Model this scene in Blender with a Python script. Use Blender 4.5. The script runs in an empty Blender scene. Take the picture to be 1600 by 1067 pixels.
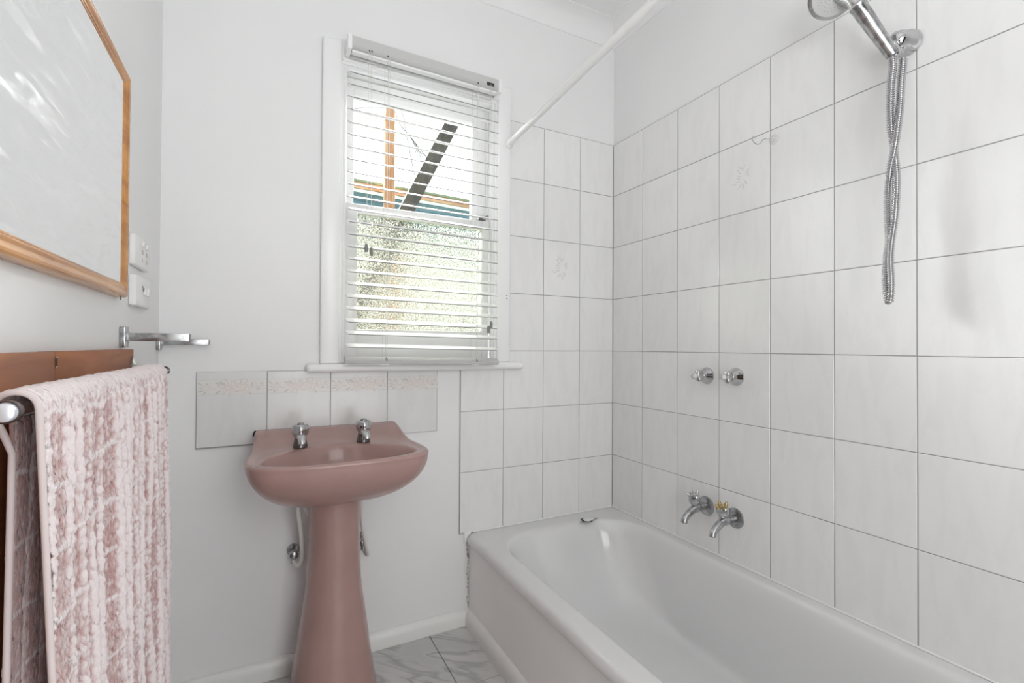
import bpy, bmesh, math, random
import numpy as np
from mathutils import Vector, Matrix, noise
random.seed(7); np.random.seed(7)
C = bpy.context.scene.collection
S = bpy.context.scene
PI = math.pi

# ---------------------------------------------------------------- camera
yaw, pit, rol = .4771, .0105, .0058
F_ = Vector((math.sin(yaw)*math.cos(pit), math.cos(yaw)*math.cos(pit), math.sin(pit)))
R0 = Vector((math.cos(yaw), -math.sin(yaw), 0)); U0 = R0.cross(F_)
R_ = math.cos(rol)*R0 + math.sin(rol)*U0
U_ = -math.sin(rol)*R0 + math.cos(rol)*U0
CP = Vector((-1.5095, -1.8556, 1.1403))
cam = bpy.data.cameras.new('camera'); co = bpy.data.objects.new('camera', cam); C.objects.link(co)
cam.sensor_fit = 'HORIZONTAL'; cam.sensor_width = 36; cam.lens = 754.26/1600*36; cam.clip_start = .02; cam.clip_end = 200
M = Matrix.Identity(4)
for i in range(3):
    M[i][0] = R_[i]; M[i][1] = U_[i]; M[i][2] = -F_[i]; M[i][3] = CP[i]
co.matrix_world = M
S.camera = co

# ---------------------------------------------------------------- light and exposure
S.view_settings.view_transform = 'Standard'; S.view_settings.look = 'None'
S.view_settings.gamma = 1; S.view_settings.use_curve_mapping = False
S.view_settings.exposure = 0.0
S.cycles.max_bounces = 14; S.cycles.diffuse_bounces = 7; S.cycles.glossy_bounces = 6
S.cycles.transmission_bounces = 8; S.cycles.transparent_max_bounces = 16
S.cycles.sample_clamp_indirect = 6; S.cycles.caustics_refractive = True; S.cycles.blur_glossy = .5
w = bpy.data.worlds.new('overcast_sky'); S.world = w; w.use_nodes = True
bg = w.node_tree.nodes['Background']; bg.inputs[0].default_value = (.93, .97, 1, 1); bg.inputs[1].default_value = 2.0

def area(name, loc, target, sx, sy, power, col=(1, 1, 1)):
    l = bpy.data.lights.new(name, 'AREA'); l.shape = 'RECTANGLE'; l.size = sx; l.size_y = sy
    l.energy = power; l.color = col
    o = bpy.data.objects.new(name, l); C.objects.link(o); o.location = loc
    o.rotation_euler = (Vector(target)-Vector(loc)).to_track_quat('-Z', 'Y').to_euler()
    return o
# guide for sampling the sky through the window, emits nothing itself
pt = area('window_portal', (-.945, .17, 1.63), (-.945, -1, 1.63), .62, 1.1, 1); pt.data.cycles.is_portal = True
area('rear_fill_light', (-1.0, -2.52, 1.15), (-.9, 0, 1.2), .8, 1.9, 18, (.975, .988, 1))  # added fill from behind the camera; the wall there has no opening
area('bounced_flash', (-1.1, -2.0, 1.7), (-1.0, -1.6, 2.68), .4, .4, 8.2, (.975, .988, 1))
sn = bpy.data.lights.new('veiled_sun', 'SUN'); sn.energy = 105; sn.angle = math.radians(85)
so = bpy.data.objects.new('veiled_sun', sn); C.objects.link(so)
so.rotation_euler = Vector((-.05, -.84, -.54)).to_track_quat('-Z', 'Y').to_euler()

# ---------------------------------------------------------------- materials
def mat(name, col=(.8, .8, .8), rough=.5, metal=0, **kw):
    m = bpy.data.materials.new(name); m.use_nodes = True
    b = m.node_tree.nodes['Principled BSDF']
    b.inputs['Base Color'].default_value = (*col, 1); b.inputs['Roughness'].default_value = rough
    b.inputs['Metallic'].default_value = metal
    for k, v in kw.items(): b.inputs[k.replace('_', ' ')].default_value = v
    return m
def nd(m, t, **props):
    n = m.node_tree.nodes.new(t)
    for k, v in props.items():
        if k.startswith('i_'): n.inputs[k[2:].replace('_', ' ')].default_value = v
        else: setattr(n, k, v)
    return n
def lk(m, a, b): m.node_tree.links.new(a, b)
def bsdf(m): return m.node_tree.nodes['Principled BSDF']
def coords(m, scale=(1, 1, 1), rot=(0, 0, 0), kind='Object'):
    tc = nd(m, 'ShaderNodeTexCoord'); mp = nd(m, 'ShaderNodeMapping')
    mp.inputs['Scale'].default_value = scale; mp.inputs['Rotation'].default_value = rot
    lk(m, tc.outputs[kind], mp.inputs['Vector']); return mp.outputs['Vector']
def bump(m, height, strength=.2, dist=.001):
    b = nd(m, 'ShaderNodeBump'); b.inputs['Strength'].default_value = strength; b.inputs['Distance'].default_value = dist
    lk(m, height, b.inputs['Height']); lk(m, b.outputs['Normal'], bsdf(m).inputs['Normal']); return b
def noise_col(m, c1, c2, vec, scale=5, lo=.4, hi=.6, detail=4, dist=0):
    n = nd(m, 'ShaderNodeTexNoise'); n.inputs['Scale'].default_value = scale; n.inputs['Detail'].default_value = detail
    n.inputs['Distortion'].default_value = dist
    lk(m, vec, n.inputs['Vector'])
    r = nd(m, 'ShaderNodeValToRGB'); r.color_ramp.elements[0].position = lo; r.color_ramp.elements[1].position = hi
    r.color_ramp.elements[0].color = (*c1, 1); r.color_ramp.elements[1].color = (*c2, 1)
    lk(m, n.outputs['Fac'], r.inputs['Fac']); lk(m, r.outputs['Color'], bsdf(m).inputs['Base Color']); return n, r

def paint(name, c, rough=.45, mott=.02, bs=.12):
    m = mat(name, c, rough); v = coords(m)
    c2 = tuple(x*(1-mott) for x in c)
    noise_col(m, c2, c, v, 3, .35, .65)
    n2 = nd(m, 'ShaderNodeTexNoise', i_Scale=160.0, i_Detail=3.0); lk(m, v, n2.inputs['Vector'])
    bump(m, n2.outputs['Fac'], bs, .001); return m
M_wall = paint('wall_paint', (.80, .80, .80), .5)
M_ceil = paint('ceiling_paint', (.82, .82, .82), .6)
M_trim = paint('gloss_trim_paint', (.84, .84, .84), .28, .01, .05)
M_skirt = paint('skirting_paint', (.80, .80, .78), .3, .05, .05)
M_apron = paint('apron_paint', (.89, .89, .88), .4, .03, .05)
M_grout = mat('grout', (.30, .30, .29), .9)
M_dark = mat('dark_gap', (.03, .03, .03), .8)
M_black = mat('black_rubber', (.02, .02, .02), .5)
M_mould = mat('mould_sealant', (.2, .2, .19), .8); noise_col(M_mould, (.10, .10, .09), (.66, .66, .64), coords(M_mould), 90, .34, .50, 6)

def tile_mat(name, c1, c2, rough=.14):
    m = mat(name, c1, rough, Coat_Weight=.3, Coat_Roughness=.08)
    tc = nd(m, 'ShaderNodeTexCoord'); oi = nd(m, 'ShaderNodeObjectInfo')
    add = nd(m, 'ShaderNodeVectorMath', operation='ADD'); mul = nd(m, 'ShaderNodeVectorMath', operation='SCALE'); mul.inputs['Scale'].default_value = 1
    cmb = nd(m, 'ShaderNodeCombineXYZ'); mm = nd(m, 'ShaderNodeMath', operation='MULTIPLY'); mm.inputs[1].default_value = 37
    lk(m, oi.outputs['Random'], mm.inputs[0])
    for i in range(3): lk(m, mm.outputs[0], cmb.inputs[i])
    lk(m, tc.outputs['Object'], add.inputs[0]); lk(m, cmb.outputs[0], add.inputs[1])
    mp = nd(m, 'ShaderNodeMapping'); mp.inputs['Scale'].default_value = (26, 26, 7); mp.inputs['Rotation'].default_value = (.45, .45, .2)
    lk(m, add.outputs[0], mp.inputs['Vector'])
    n, r = noise_col(m, c2, c1, mp.outputs['Vector'], 1, .38, .55, 5, .6)
    # small brightness change from tile to tile
    hs = nd(m, 'ShaderNodeHueSaturation'); mr = nd(m, 'ShaderNodeMapRange'); mr.inputs['To Min'].default_value = .975; mr.inputs['To Max'].default_value = 1.02
    lk(m, oi.outputs['Random'], mr.inputs['Value']); lk(m, mr.outputs[0], hs.inputs['Value']); lk(m, r.outputs['Color'], hs.inputs['Color'])
    lk(m, hs.outputs['Color'], bsdf(m).inputs['Base Color'])
    n3 = nd(m, 'ShaderNodeTexNoise', i_Scale=9.0, i_Detail=1.0); lk(m, tc.outputs['Object'], n3.inputs['Vector'])
    mx = nd(m, 'ShaderNodeMath', operation='MULTIPLY_ADD'); mx.inputs[1].default_value = .12
    lk(m, n.outputs['Fac'], mx.inputs[0]); lk(m, n3.outputs['Fac'], mx.inputs[2])
    bump(m, mx.outputs[0], .25, .0012); return m
M_tile = tile_mat('white_wall_tile_glaze', (.79, .79, .785), (.765, .765, .76), .2)
M_tile2 = tile_mat('splash_tile_glaze', (.72, .725, .715), (.70, .70, .69), .35)
M_print = mat('raised_grey_print', (.60, .60, .60), .3)
M_band = mat('cream_print', (.72, .705, .675), .3)
M_pk = mat('dusty_pink_print', (.68, .60, .57), .3)
M_gy = mat('grey_leaf_print', (.56, .57, .565), .3)
M_or = mat('peach_print', (.70, .63, .56), .3)

M_floor = mat('marbled_floor_tile', (.6, .6, .6), .25)
v = coords(M_floor, (1, 1, 1), (0, 0, .7), 'Object')
w1 = nd(M_floor, 'ShaderNodeTexNoise', i_Scale=4.0, i_Detail=4.0, i_Distortion=.7)
mpf = nd(M_floor, 'ShaderNodeMapping'); mpf.inputs['Scale'].default_value = (.9, 3.0, 1); lk(M_floor, v, mpf.inputs['Vector']); lk(M_floor, mpf.outputs[0], w1.inputs['Vector'])
rr = nd(M_floor, 'ShaderNodeValToRGB'); e = rr.color_ramp.elements
e[0].position = .36; e[0].color = (.53, .53, .52, 1); e[1].position = .64; e[1].color = (.60, .60, .59, 1)
x = e.new(.44); x.color = (.56, .56, .55, 1); x = e.new(.49); x.color = (.40, .40, .39, 1); x = e.new(.56); x.color = (.57, .57, .56, 1)
lk(M_floor, w1.outputs['Fac'], rr.inputs['Fac']); lk(M_floor, rr.outputs['Color'], bsdf(M_floor).inputs['Base Color'])

M_pink = mat('pink_vitreous_china', (.37, .232, .21), .24, Coat_Weight=.25, Coat_Roughness=.12)
v = coords(M_pink); noise_col(M_pink, (.36, .225, .203), (.385, .242, .22), v, 8, .4, .6)
M_enamel = mat('white_bath_enamel', (.70, .70, .70), .12, Coat_Weight=.4, Coat_Roughness=.05)
v = coords(M_enamel); n = nd(M_enamel, 'ShaderNodeTexNoise', i_Scale=6.0); lk(M_enamel, v, n.inputs['Vector']); bump(M_enamel, n.outputs['Fac'], .06, .01)
M_chrome = mat('chrome', (.57, .57, .58), .09, 1)
M_chrome_worn = mat('worn_chrome', (.55, .56, .57), .25, 1)
v = coords(M_chrome_worn); noise_col(M_chrome_worn, (.28, .285, .29), (.50, .505, .51), v, 60, .35, .6)
M_brass = mat('worn_brass', (.50, .40, .20), .22, 1)
M_blackchrome = mat('tarnished_dark_chrome', (.16, .155, .15), .2, 1)
M_white = mat('white_plastic', (.82, .82, .81), .35)
M_hosew = mat('white_braided_pipe', (.66, .66, .63), .5)
M_blind = mat('blind_white', (.84, .84, .84), .35)
M_blindgrey = mat('blind_headrail_paint', (.53, .53, .52), .4)
M_cord = mat('blind_cord', (.66, .66, .63), .8)
M_tassel = mat('grey_tassel', (.22, .22, .20), .5)
M_mirror = mat('mirror_silver', (.90, .91, .91), .03, 1)
v = coords(M_mirror, (1, 1.2, 6), (.6, 0, 0))
n = nd(M_mirror, 'ShaderNodeTexNoise', i_Scale=5.0, i_Detail=5.0, i_Distortion=1.5); lk(M_mirror, v, n.inputs['Vector'])
r = nd(M_mirror, 'ShaderNodeMapRange'); r.inputs['From Min'].default_value = .5; r.inputs['From Max'].default_value = .75; r.inputs['To Min'].default_value = .04; r.inputs['To Max'].default_value = .22
lk(M_mirror, n.outputs['Fac'], r.inputs['Value']); lk(M_mirror, r.outputs[0], bsdf(M_mirror).inputs['Roughness'])
r2 = nd(M_mirror, 'ShaderNodeMapRange'); r2.inputs['From Min'].default_value = .5; r2.inputs['From Max'].default_value = .8; r2.inputs['To Min'].default_value = 1; r2.inputs['To Max'].default_value = .8
lk(M_mirror, n.outputs['Fac'], r2.inputs['Value']); lk(M_mirror, r2.outputs[0], bsdf(M_mirror).inputs['Metallic'])

def wood(name, c1, c2, scale, rough, spec=.5):
    m = mat(name, c1, rough, Coat_Weight=.25, Coat_Roughness=.2)
    v = coords(m, scale); n, r = noise_col(m, c1, c2, v, 1, .35, .65, 6, .8)
    bump(m, n.outputs['Fac'], .15, .0008); return m
M_gold = wood('honey_gold_frame_wood', (.40, .155, .03), (.62, .29, .075), (30, 3, 30), .22)
M_board = wood('brown_stained_timber', (.20, .060, .022), (.32, .115, .042), (50, 3, 30), .55)
bsdf(M_board).inputs['Coat Weight'].default_value = .04; bsdf(M_board).inputs['Specular IOR Level'].default_value = .25
M_pole = wood('orange_treated_pine', (.34, .15, .055), (.48, .27, .13), (30, 30, 2), .7)
M_plank = wood('dark_weathered_plank', (.018, .019, .016), (.05, .05, .034), (20, 20, 3), .8)
M_blue = wood('blue_painted_boards', (.07, .20, .28), (.13, .30, .40), (2, 10, 20), .7)
M_pale = mat('pale_wall_outside', (.86, .88, .88), .8)
M_capg = mat('mossy_green_capping', (.19, .26, .17), .8)
M_capw = wood('raw_timber_fascia', (.36, .20, .11), (.62, .42, .27), (3, 20, 30), .8)
M_leaf = mat('yellow_green_foliage', (.45, .52, .12), .7); noise_col(M_leaf, (.06, .07, .016), (.13, .14, .055), coords(M_leaf), 14, .35, .65)
M_grass = mat('lawn', (.30, .36, .12), .9); noise_col(M_grass, (.05, .08, .02), (.13, .14, .05), coords(M_grass), 9, .35, .65)
M_wire = mat('wire_grey', (.08, .08, .08), .6)
M_foil = mat('flaked_enamel', (.85, .85, .84), .4)

M_glass = bpy.data.materials.new('clear_pane'); M_glass.use_nodes = True
nt = M_glass.node_tree; nt.nodes.remove(nt.nodes['Principled BSDF'])
tr = nt.nodes.new('ShaderNodeBsdfTransparent'); gl = nt.nodes.new('ShaderNodeBsdfGlossy'); gl.inputs['Roughness'].default_value = .02
fr = nt.nodes.new('ShaderNodeFresnel'); fr.inputs[0].default_value = 1.45; mx = nt.nodes.new('ShaderNodeMixShader')
tr.inputs[0].default_value = (.97, .98, .97, 1)
nt.links.new(fr.outputs[0], mx.inputs[0]); nt.links.new(tr.outputs[0], mx.inputs[1]); nt.links.new(gl.outputs[0], mx.inputs[2])
nt.links.new(mx.outputs[0], nt.nodes['Material Output'].inputs[0])

M_frost = bpy.data.materials.new('obscure_glass'); M_frost.use_nodes = True
m = M_frost; nt = m.node_tree; nt.nodes.remove(nt.nodes['Principled BSDF'])
rf = nd(m, 'ShaderNodeBsdfRefraction'); rf.inputs['Roughness'].default_value = .12; rf.inputs['IOR'].default_value = 1.25
tl = nd(m, 'ShaderNodeBsdfTranslucent'); tl.inputs[0].default_value = (.97, .98, .93, 1); mx = nd(m, 'ShaderNodeMixShader'); mx.inputs[0].default_value = .012
vo = nd(m, 'ShaderNodeTexVoronoi'); vo.inputs['Scale'].default_value = 170; lk(m, coords(m), vo.inputs['Vector'])
vr = nd(m, 'ShaderNodeValToRGB'); vr.color_ramp.elements[0].color = (1, 1, .97, 1); vr.color_ramp.elements[1].color = (.72, .75, .66, 1); vr.color_ramp.elements[0].position = .35; vr.color_ramp.elements[1].position = .75
lk(m, vo.outputs['Distance'], vr.inputs['Fac']); lk(m, vr.outputs['Color'], rf.inputs['Color'])
bp = nd(m, 'ShaderNodeBump'); bp.inputs['Strength'].default_value = .9; bp.inputs['Distance'].default_value = .002
lk(m, vo.outputs['Distance'], bp.inputs['Height']); lk(m, bp.outputs[0], rf.inputs['Normal'])
lk(m, rf.outputs[0], mx.inputs[1]); lk(m, tl.outputs[0], mx.inputs[2]); lk(m, mx.outputs[0], nt.nodes['Material Output'].inputs[0])

# ---------------------------------------------------------------- helpers
def link(name, me, m=None, parent=None):
    o = bpy.data.objects.new(name, me); C.objects.link(o)
    if m is not None:
        for k in (m if isinstance(m, (list, tuple)) else [m]): me.materials.append(k)
    if parent is not None:
        o.parent = parent; o.matrix_parent_inverse = Matrix.Translation(parent.location).inverted() @ Matrix.Identity(4) if parent.type == 'EMPTY' and parent.rotation_euler.x == 0 else Matrix.Identity(4)
    return o
def obj(name, bm, m, parent=None, smooth=None):
    me = bpy.data.meshes.new(name); bmesh.ops.recalc_face_normals(bm, faces=bm.faces); bm.to_mesh(me); bm.free()
    if smooth is not None:
        for p in me.polygons: p.use_smooth = True
        if smooth: me.set_sharp_from_angle(angle=math.radians(smooth))
    return link(name, me, m, parent)
def tag(o, label, cat, group=None):
    o['label'] = label; o['category'] = cat
    if group: o['group'] = group
    return o
def thing(name, label, cat, loc=(0, 0, 0), group=None):
    o = bpy.data.objects.new(name, None); o.empty_display_size = .05; o.location = loc; C.objects.link(o)
    return tag(o, label, cat, group)
def struct(o): o['kind'] = 'structure'; return o
def semp(name, loc=(0, 0, 0)):
    o = bpy.data.objects.new(name, None); o.empty_display_size = .05; o.location = loc; C.objects.link(o); return struct(o)
def box(bm, x0, x1, y0, y1, z0, z1, bev=0, seg=2):
    b = bmesh.new() if bev else bm
    r = bmesh.ops.create_cube(b, size=1)
    for v in r['verts']:
        v.co = Vector(((x0+x1)/2+v.co.x*(x1-x0), (y0+y1)/2+v.co.y*(y1-y0), (z0+z1)/2+v.co.z*(z1-z0)))
    if bev:
        bmesh.ops.bevel(b, geom=b.edges[:], offset=bev, segments=seg, profile=.5, affect='EDGES')
        merge(bm, b)
    return bm
def merge(bm, b, mi=None):
    vm = {v: bm.verts.new(v.co) for v in b.verts}
    for f in b.faces:
        try:
            nf = bm.faces.new([vm[v] for v in f.verts]); nf.material_index = f.material_index if mi is None else mi; nf.smooth = f.smooth
        except ValueError: pass
    b.free()
def bx(name, m, x0, x1, y0, y1, z0, z1, bev=0, parent=None, seg=2, smooth=None):
    return obj(name, box(bmesh.new(), x0, x1, y0, y1, z0, z1, bev, seg), m, parent, 40 if (bev and smooth is None) else smooth)
def frame(d):
    d = Vector(d).normalized(); a = Vector((0, 0, 1)) if abs(d.z) < .9 else Vector((1, 0, 0))
    u = d.cross(a).normalized(); return u, u.cross(d).normalized()
def tube(bm, pts, rad, n=12, cap=True, sx=1.0):
    """parallel-transported tube through pts; rad a number or a list"""
    pts = [Vector(p) for p in pts]; rings = []
    t0 = (pts[1]-pts[0]).normalized(); u, v_ = frame(t0)
    for i, p in enumerate(pts):
        t = (pts[min(i+1, len(pts)-1)]-pts[max(i-1, 0)]).normalized()
        u = (u-t*u.dot(t)).normalized(); w_ = t.cross(u)
        r = rad[i] if isinstance(rad, (list, tuple)) else rad
        rings.append([bm.verts.new(p+(u*math.cos(2*PI*k/n)*sx+w_*math.sin(2*PI*k/n))*r) for k in range(n)])
    for a, b in zip(rings, rings[1:]):
        for k in range(n): bm.faces.new((a[k], a[(k+1) % n], b[(k+1) % n], b[k]))
    if cap: bm.faces.new(rings[0][::-1]); bm.faces.new(rings[-1])
    return bm
def lathe(bm, origin, axis, prof, n=28, lobes=0, amp=0, cap=True, ph=0):
    """prof: list of (dist along axis, radius[, lobe weight])"""
    o = Vector(origin); d = Vector(axis).normalized(); u, v_ = frame(d); rings = []
    for q in prof:
        h, r = q[0], q[1]; lw = q[2] if len(q) > 2 else 0
        rings.append([bm.verts.new(o+d*h+(u*math.cos(2*PI*k/n)+v_*math.sin(2*PI*k/n))*r*(1+lw*amp*math.cos(lobes*2*PI*k/n+ph))) for k in range(n)])
    for a, b in zip(rings, rings[1:]):
        for k in range(n): bm.faces.new((a[k], a[(k+1) % n], b[(k+1) % n], b[k]))
    if cap:
        bm.faces.new(rings[0][::-1]); bm.faces.new(rings[-1])
    return bm
def spline(ctrl, n):
    """Catmull-Rom through ctrl, n points"""
    P = [Vector(p) for p in ctrl]; out = []
    for j in range(n):
        s = j/(n-1)*(len(P)-1); i = min(int(s), len(P)-2); t = s-i
        a, b, c, d = P[max(i-1, 0)], P[i], P[i+1], P[min(i+2, len(P)-1)]
        out.append(.5*((2*b)+(-a+c)*t+(2*a-5*b+4*c-d)*t*t+(-a+3*b-3*c+d)*t**3))
    return out
def extrude_poly(bm, pts, d):
    """closed polygon pts swept by vector d"""
    a = [bm.verts.new(Vector(p)) for p in pts]; b = [bm.verts.new(Vector(p)+Vector(d)) for p in pts]
    n = len(a); bm.faces.new(a[::-1]); bm.faces.new(b)
    for i in range(n): bm.faces.new((a[i], a[(i+1) % n], b[(i+1) % n], b[i]))
    return bm

# ---------------------------------------------------------------- room shell
XL, YF, ZC = -1.80, -2.6, 2.68
TT = 2.1215                                  # top line of the wall tiling
wr_ = struct(bx('wall_right', M_wall, .006, .10, YF, .006, 0, ZC))
wl_ = struct(bx('wall_left', M_wall, XL-.10, XL, YF, .16, 0, ZC))
wf_ = struct(bx('wall_front', M_wall, XL-.10, .10, YF-.1, YF, 0, ZC))
struct(bx('ceiling', M_ceil, XL-.10, .10, YF-.1, .16, ZC, ZC+.1))
# back wall with the window hole
WX0, WX1, WZ0, WZ1 = -1.265, -.625, 1.06, 2.195
bm = bmesh.new()
for a in ((XL, WX0, 0, ZC), (WX1, .10, 0, ZC), (WX0, WX1, 0, WZ0), (WX0, WX1, WZ1, ZC)):
    box(bm, a[0], a[1], .006, .16, a[2], a[3])
wb_ = struct(obj('wall_back', bm, M_wall))
M_ext = mat('bounce_absorber_brown', (.05, .04, .035), .8)  # unseen dark layer, added to cut light bouncing off the outer wall
bm = bmesh.new()
for a in ((-3.5, WX0, 0, 3.0), (WX1, 2.5, 0, 3.0), (WX0, WX1, 0, WZ0-.02), (WX0, WX1, WZ1, 3.0)):
    box(bm, a[0], a[1], .1605, .178, a[2], a[3])
obj('added_bounce_absorber', bm, M_ext, wb_)
fl_ = struct(bx('floor', M_grout, XL-.1, .1, YF-.1, .16, -.08, -.004))

d1 = semp('added_dark_panel_1', (-.32, YF, 0))  # unseen dark panels, added to give the chrome something dark to reflect
M_darkpanel = wood('dark_reflection_wood', (.045, .022, .012), (.09, .042, .02), (40, 40, 3), .4)
bx('panel', M_darkpanel, -.56, -.06, YF, YF+.035, .01, 2.05, .003, d1)
for z0, z1 in ((.2, .9), (1.1, 1.9)): bx('raised_field', M_darkpanel, -.48, -.14, YF+.035, YF+.043, z0, z1, .004, d1)
bx('side_panel', M_darkpanel, XL+.0, XL+.03, YF+.02, YF+.72, .01, 2.05, .003, d1)

# floor tiles, each its own piece
def tile_mesh(w_, h_, d=.005, bev=.0012):
    b = bmesh.new(); box(b, 0, w_, -d, 0, -h_, 0, 0)
    f = [e for e in b.edges if all(abs(v.co.y+d) < 1e-6 for v in e.verts)]
    bmesh.ops.bevel(b, geom=f, offset=bev, segments=1, profile=.5, affect='EDGES')
    bmesh.ops.recalc_face_normals(b, faces=b.faces)
    me = bpy.data.meshes.new('tile'); b.to_mesh(me); b.free(); return me
xs = [-.742, -.914, -1.247, -1.58, -1.80]; ys = [0, -.338, -.671, -1.004, -1.337, -1.67, -2.003, -2.336, -2.6]
for i in range(len(xs)-1):
    for j in range(len(ys)-1):
        b = bmesh.new(); box(b, xs[i+1]+.0015, xs[i]-.0015, ys[j+1]+.0015, ys[j]-.0015, -.006, 0, .0008, 1)
        obj('floor_tile', b, M_floor, fl_)

# wall tiles
TD = .006
def wall_tiles(parent, cells, to_world, m=M_tile):
    """cells: list of (u0,u1,ztop,zbot); to_world maps (u, d, z) to a point"""
    cache = {}; out = []
    for (u0, u1, z1, z0) in cells:
        w_, h_ = u1-u0-.0022, z1-z0-.0022; key = (round(w_, 5), round(h_, 5))
        if key not in cache: cache[key] = tile_mesh(w_, h_, .0035); cache[key].materials.append(m)
        o = bpy.data.objects.new('tile', cache[key]); C.objects.link(o); o.parent = parent
        tilt = random.uniform(-.0022, .0022), random.uniform(-.0022, .0022)
        o.matrix_local = to_world(u0+.0011, z1-.0011) @ Matrix.Rotation(tilt[0], 4, 'X') @ Matrix.Rotation(tilt[1], 4, 'Z')
        out.append(o)
    return out
# back wall: local +x = world +x, tile face towards -y
def on_back(u, z): return Matrix.Translation((u, .0035, z))
cx = [-.0, -.1955, -.392, -.589, -.786]
hrow = [TT-.25*k+(.0 if k else 0) for k in range(8)]
cells = []
for k in range(7):
    for j in range(4):
        u1, u0 = cx[j], cx[j+1]; z1, z0 = hrow[k], hrow[k+1]
        if z1 > 1.05:
            if j == 3 and False: continue
            if u0 < -.565: u0 = -.566
            if j == 3 and z0 > 1.05-.01 and u0 < -.565: u0 = -.566
            if u1 <= -.566: continue
        cells.append((u0, u1, z1, z0))
# the column under the sill
cells = [c for c in cells if not (c[0] < -.56 and c[2] > 1.06 and c[3] < 1.06)]
cells += [(-.566, cx[3-0] if False else -.392, hrow[4], hrow[5])] if not any(abs(c[0]+.566) < .001 and abs(c[2]-hrow[4]) < .01 for c in cells) else []
z4 = 1.048
cells += [(-.786, -.589, z4, hrow[5])]
cells += [(-.786, -.589, hrow[k], hrow[k+1]) for k in (5, 6)]
seen = set(); cc = []
for c in cells:
    key = tuple(round(q, 3) for q in c)
    if key not in seen: seen.add(key); cc.append(c)
cc = [c for c in cc if not (abs(c[0]+.566) < .002 and abs(c[2]-hrow[4]) < .01)]
back_tiles = wall_tiles(wb_, cc, on_back)
b = bmesh.new(); g = .0011
extrude_poly(b, [(-.566+g, .0002, hrow[4]-g), (-.392-g, .0002, hrow[4]-g), (-.392-g, .0002, hrow[5]+g), (-.589+g, .0002, hrow[5]+g), (-.589+g, .0002, z4), (-.566+g, .0002, z4)], (0, .0035, 0))
obj('tile', b, M_tile, wb_)
bm = bmesh.new(); box(bm, -.567, 0, .0012, .006, hrow[7], TT+.0006); box(bm, -.7872, -.567, .0012, .006, hrow[7]-.001, z4+.001)
obj('grout', bm, M_grout, wb_)
# splash tiles with a printed flower band
sx_ = [-1.698, -1.4935, -1.2887, -1.0845, -.8855]; SZ1, SZ0 = 1.0525, .8045
cells = [(sx_[i], sx_[i+1], SZ1-.0012*i, SZ0-.0012*i) for i in range(4)]
splash = wall_tiles(wb_, cells, on_back, M_tile2)
bx('grout', M_grout, sx_[0]-.0005, sx_[-1]+.0005, .0018, .006, SZ0-.003, SZ1-.0008, 0, wb_)
# right wall: face towards -x ; local x runs along -y (u = distance from corner)
def on_right(u, z): return Matrix(((0, 1, 0, .0035), (-1, 0, 0, -u), (0, 0, 1, z), (0, 0, 0, 1)))
TW = .2042
cells = [(i*TW, (i+1)*TW, hrow[k], hrow[k+1]) for k in range(7) for i in range(9)]
right_tiles = wall_tiles(wr_, cells, on_right)
bx('grout', M_grout, .0012, .006, -9*TW-.001, 0, hrow[7], TT+.0006, 0, wr_)

def leafshape(cx_, cz_, ang, L, W, n=5, curl=.0):
    pts = []
    for s in (1, -1):
        rng = range(n+1) if s == 1 else range(n-1, 0, -1)
        for i in rng:
            t = i/n; x = L*t; y = s*W*math.sin(PI*t**.8)*.5 + curl*L*t*t
            pts.append((cx_+x*math.cos(ang)-y*math.sin(ang), cz_+x*math.sin(ang)+y*math.cos(ang)))
    return pts
def flat(bm, pts, y, mi):
    f = bm.faces.new([bm.verts.new((p[0], y, p[1])) for p in pts]); f.material_index = mi
def petals(bm, cx_, cz_, r, n, mi, y, rot=0, W=.4, hollow=True):
    for k in range(n):
        a = rot+2*PI*k/n+random.uniform(-.15, .15); L = r*random.uniform(.8, 1.15)
        flat(bm, leafshape(cx_+.12*L*math.cos(a), cz_+.12*L*math.sin(a), a, L, L*W, curl=random.uniform(-.2, .2)), y, mi)
        if hollow: flat(bm, leafshape(cx_+.25*L*math.cos(a), cz_+.25*L*math.sin(a), a, L*.7, L*W*.5), y-.00006, 0)
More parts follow.
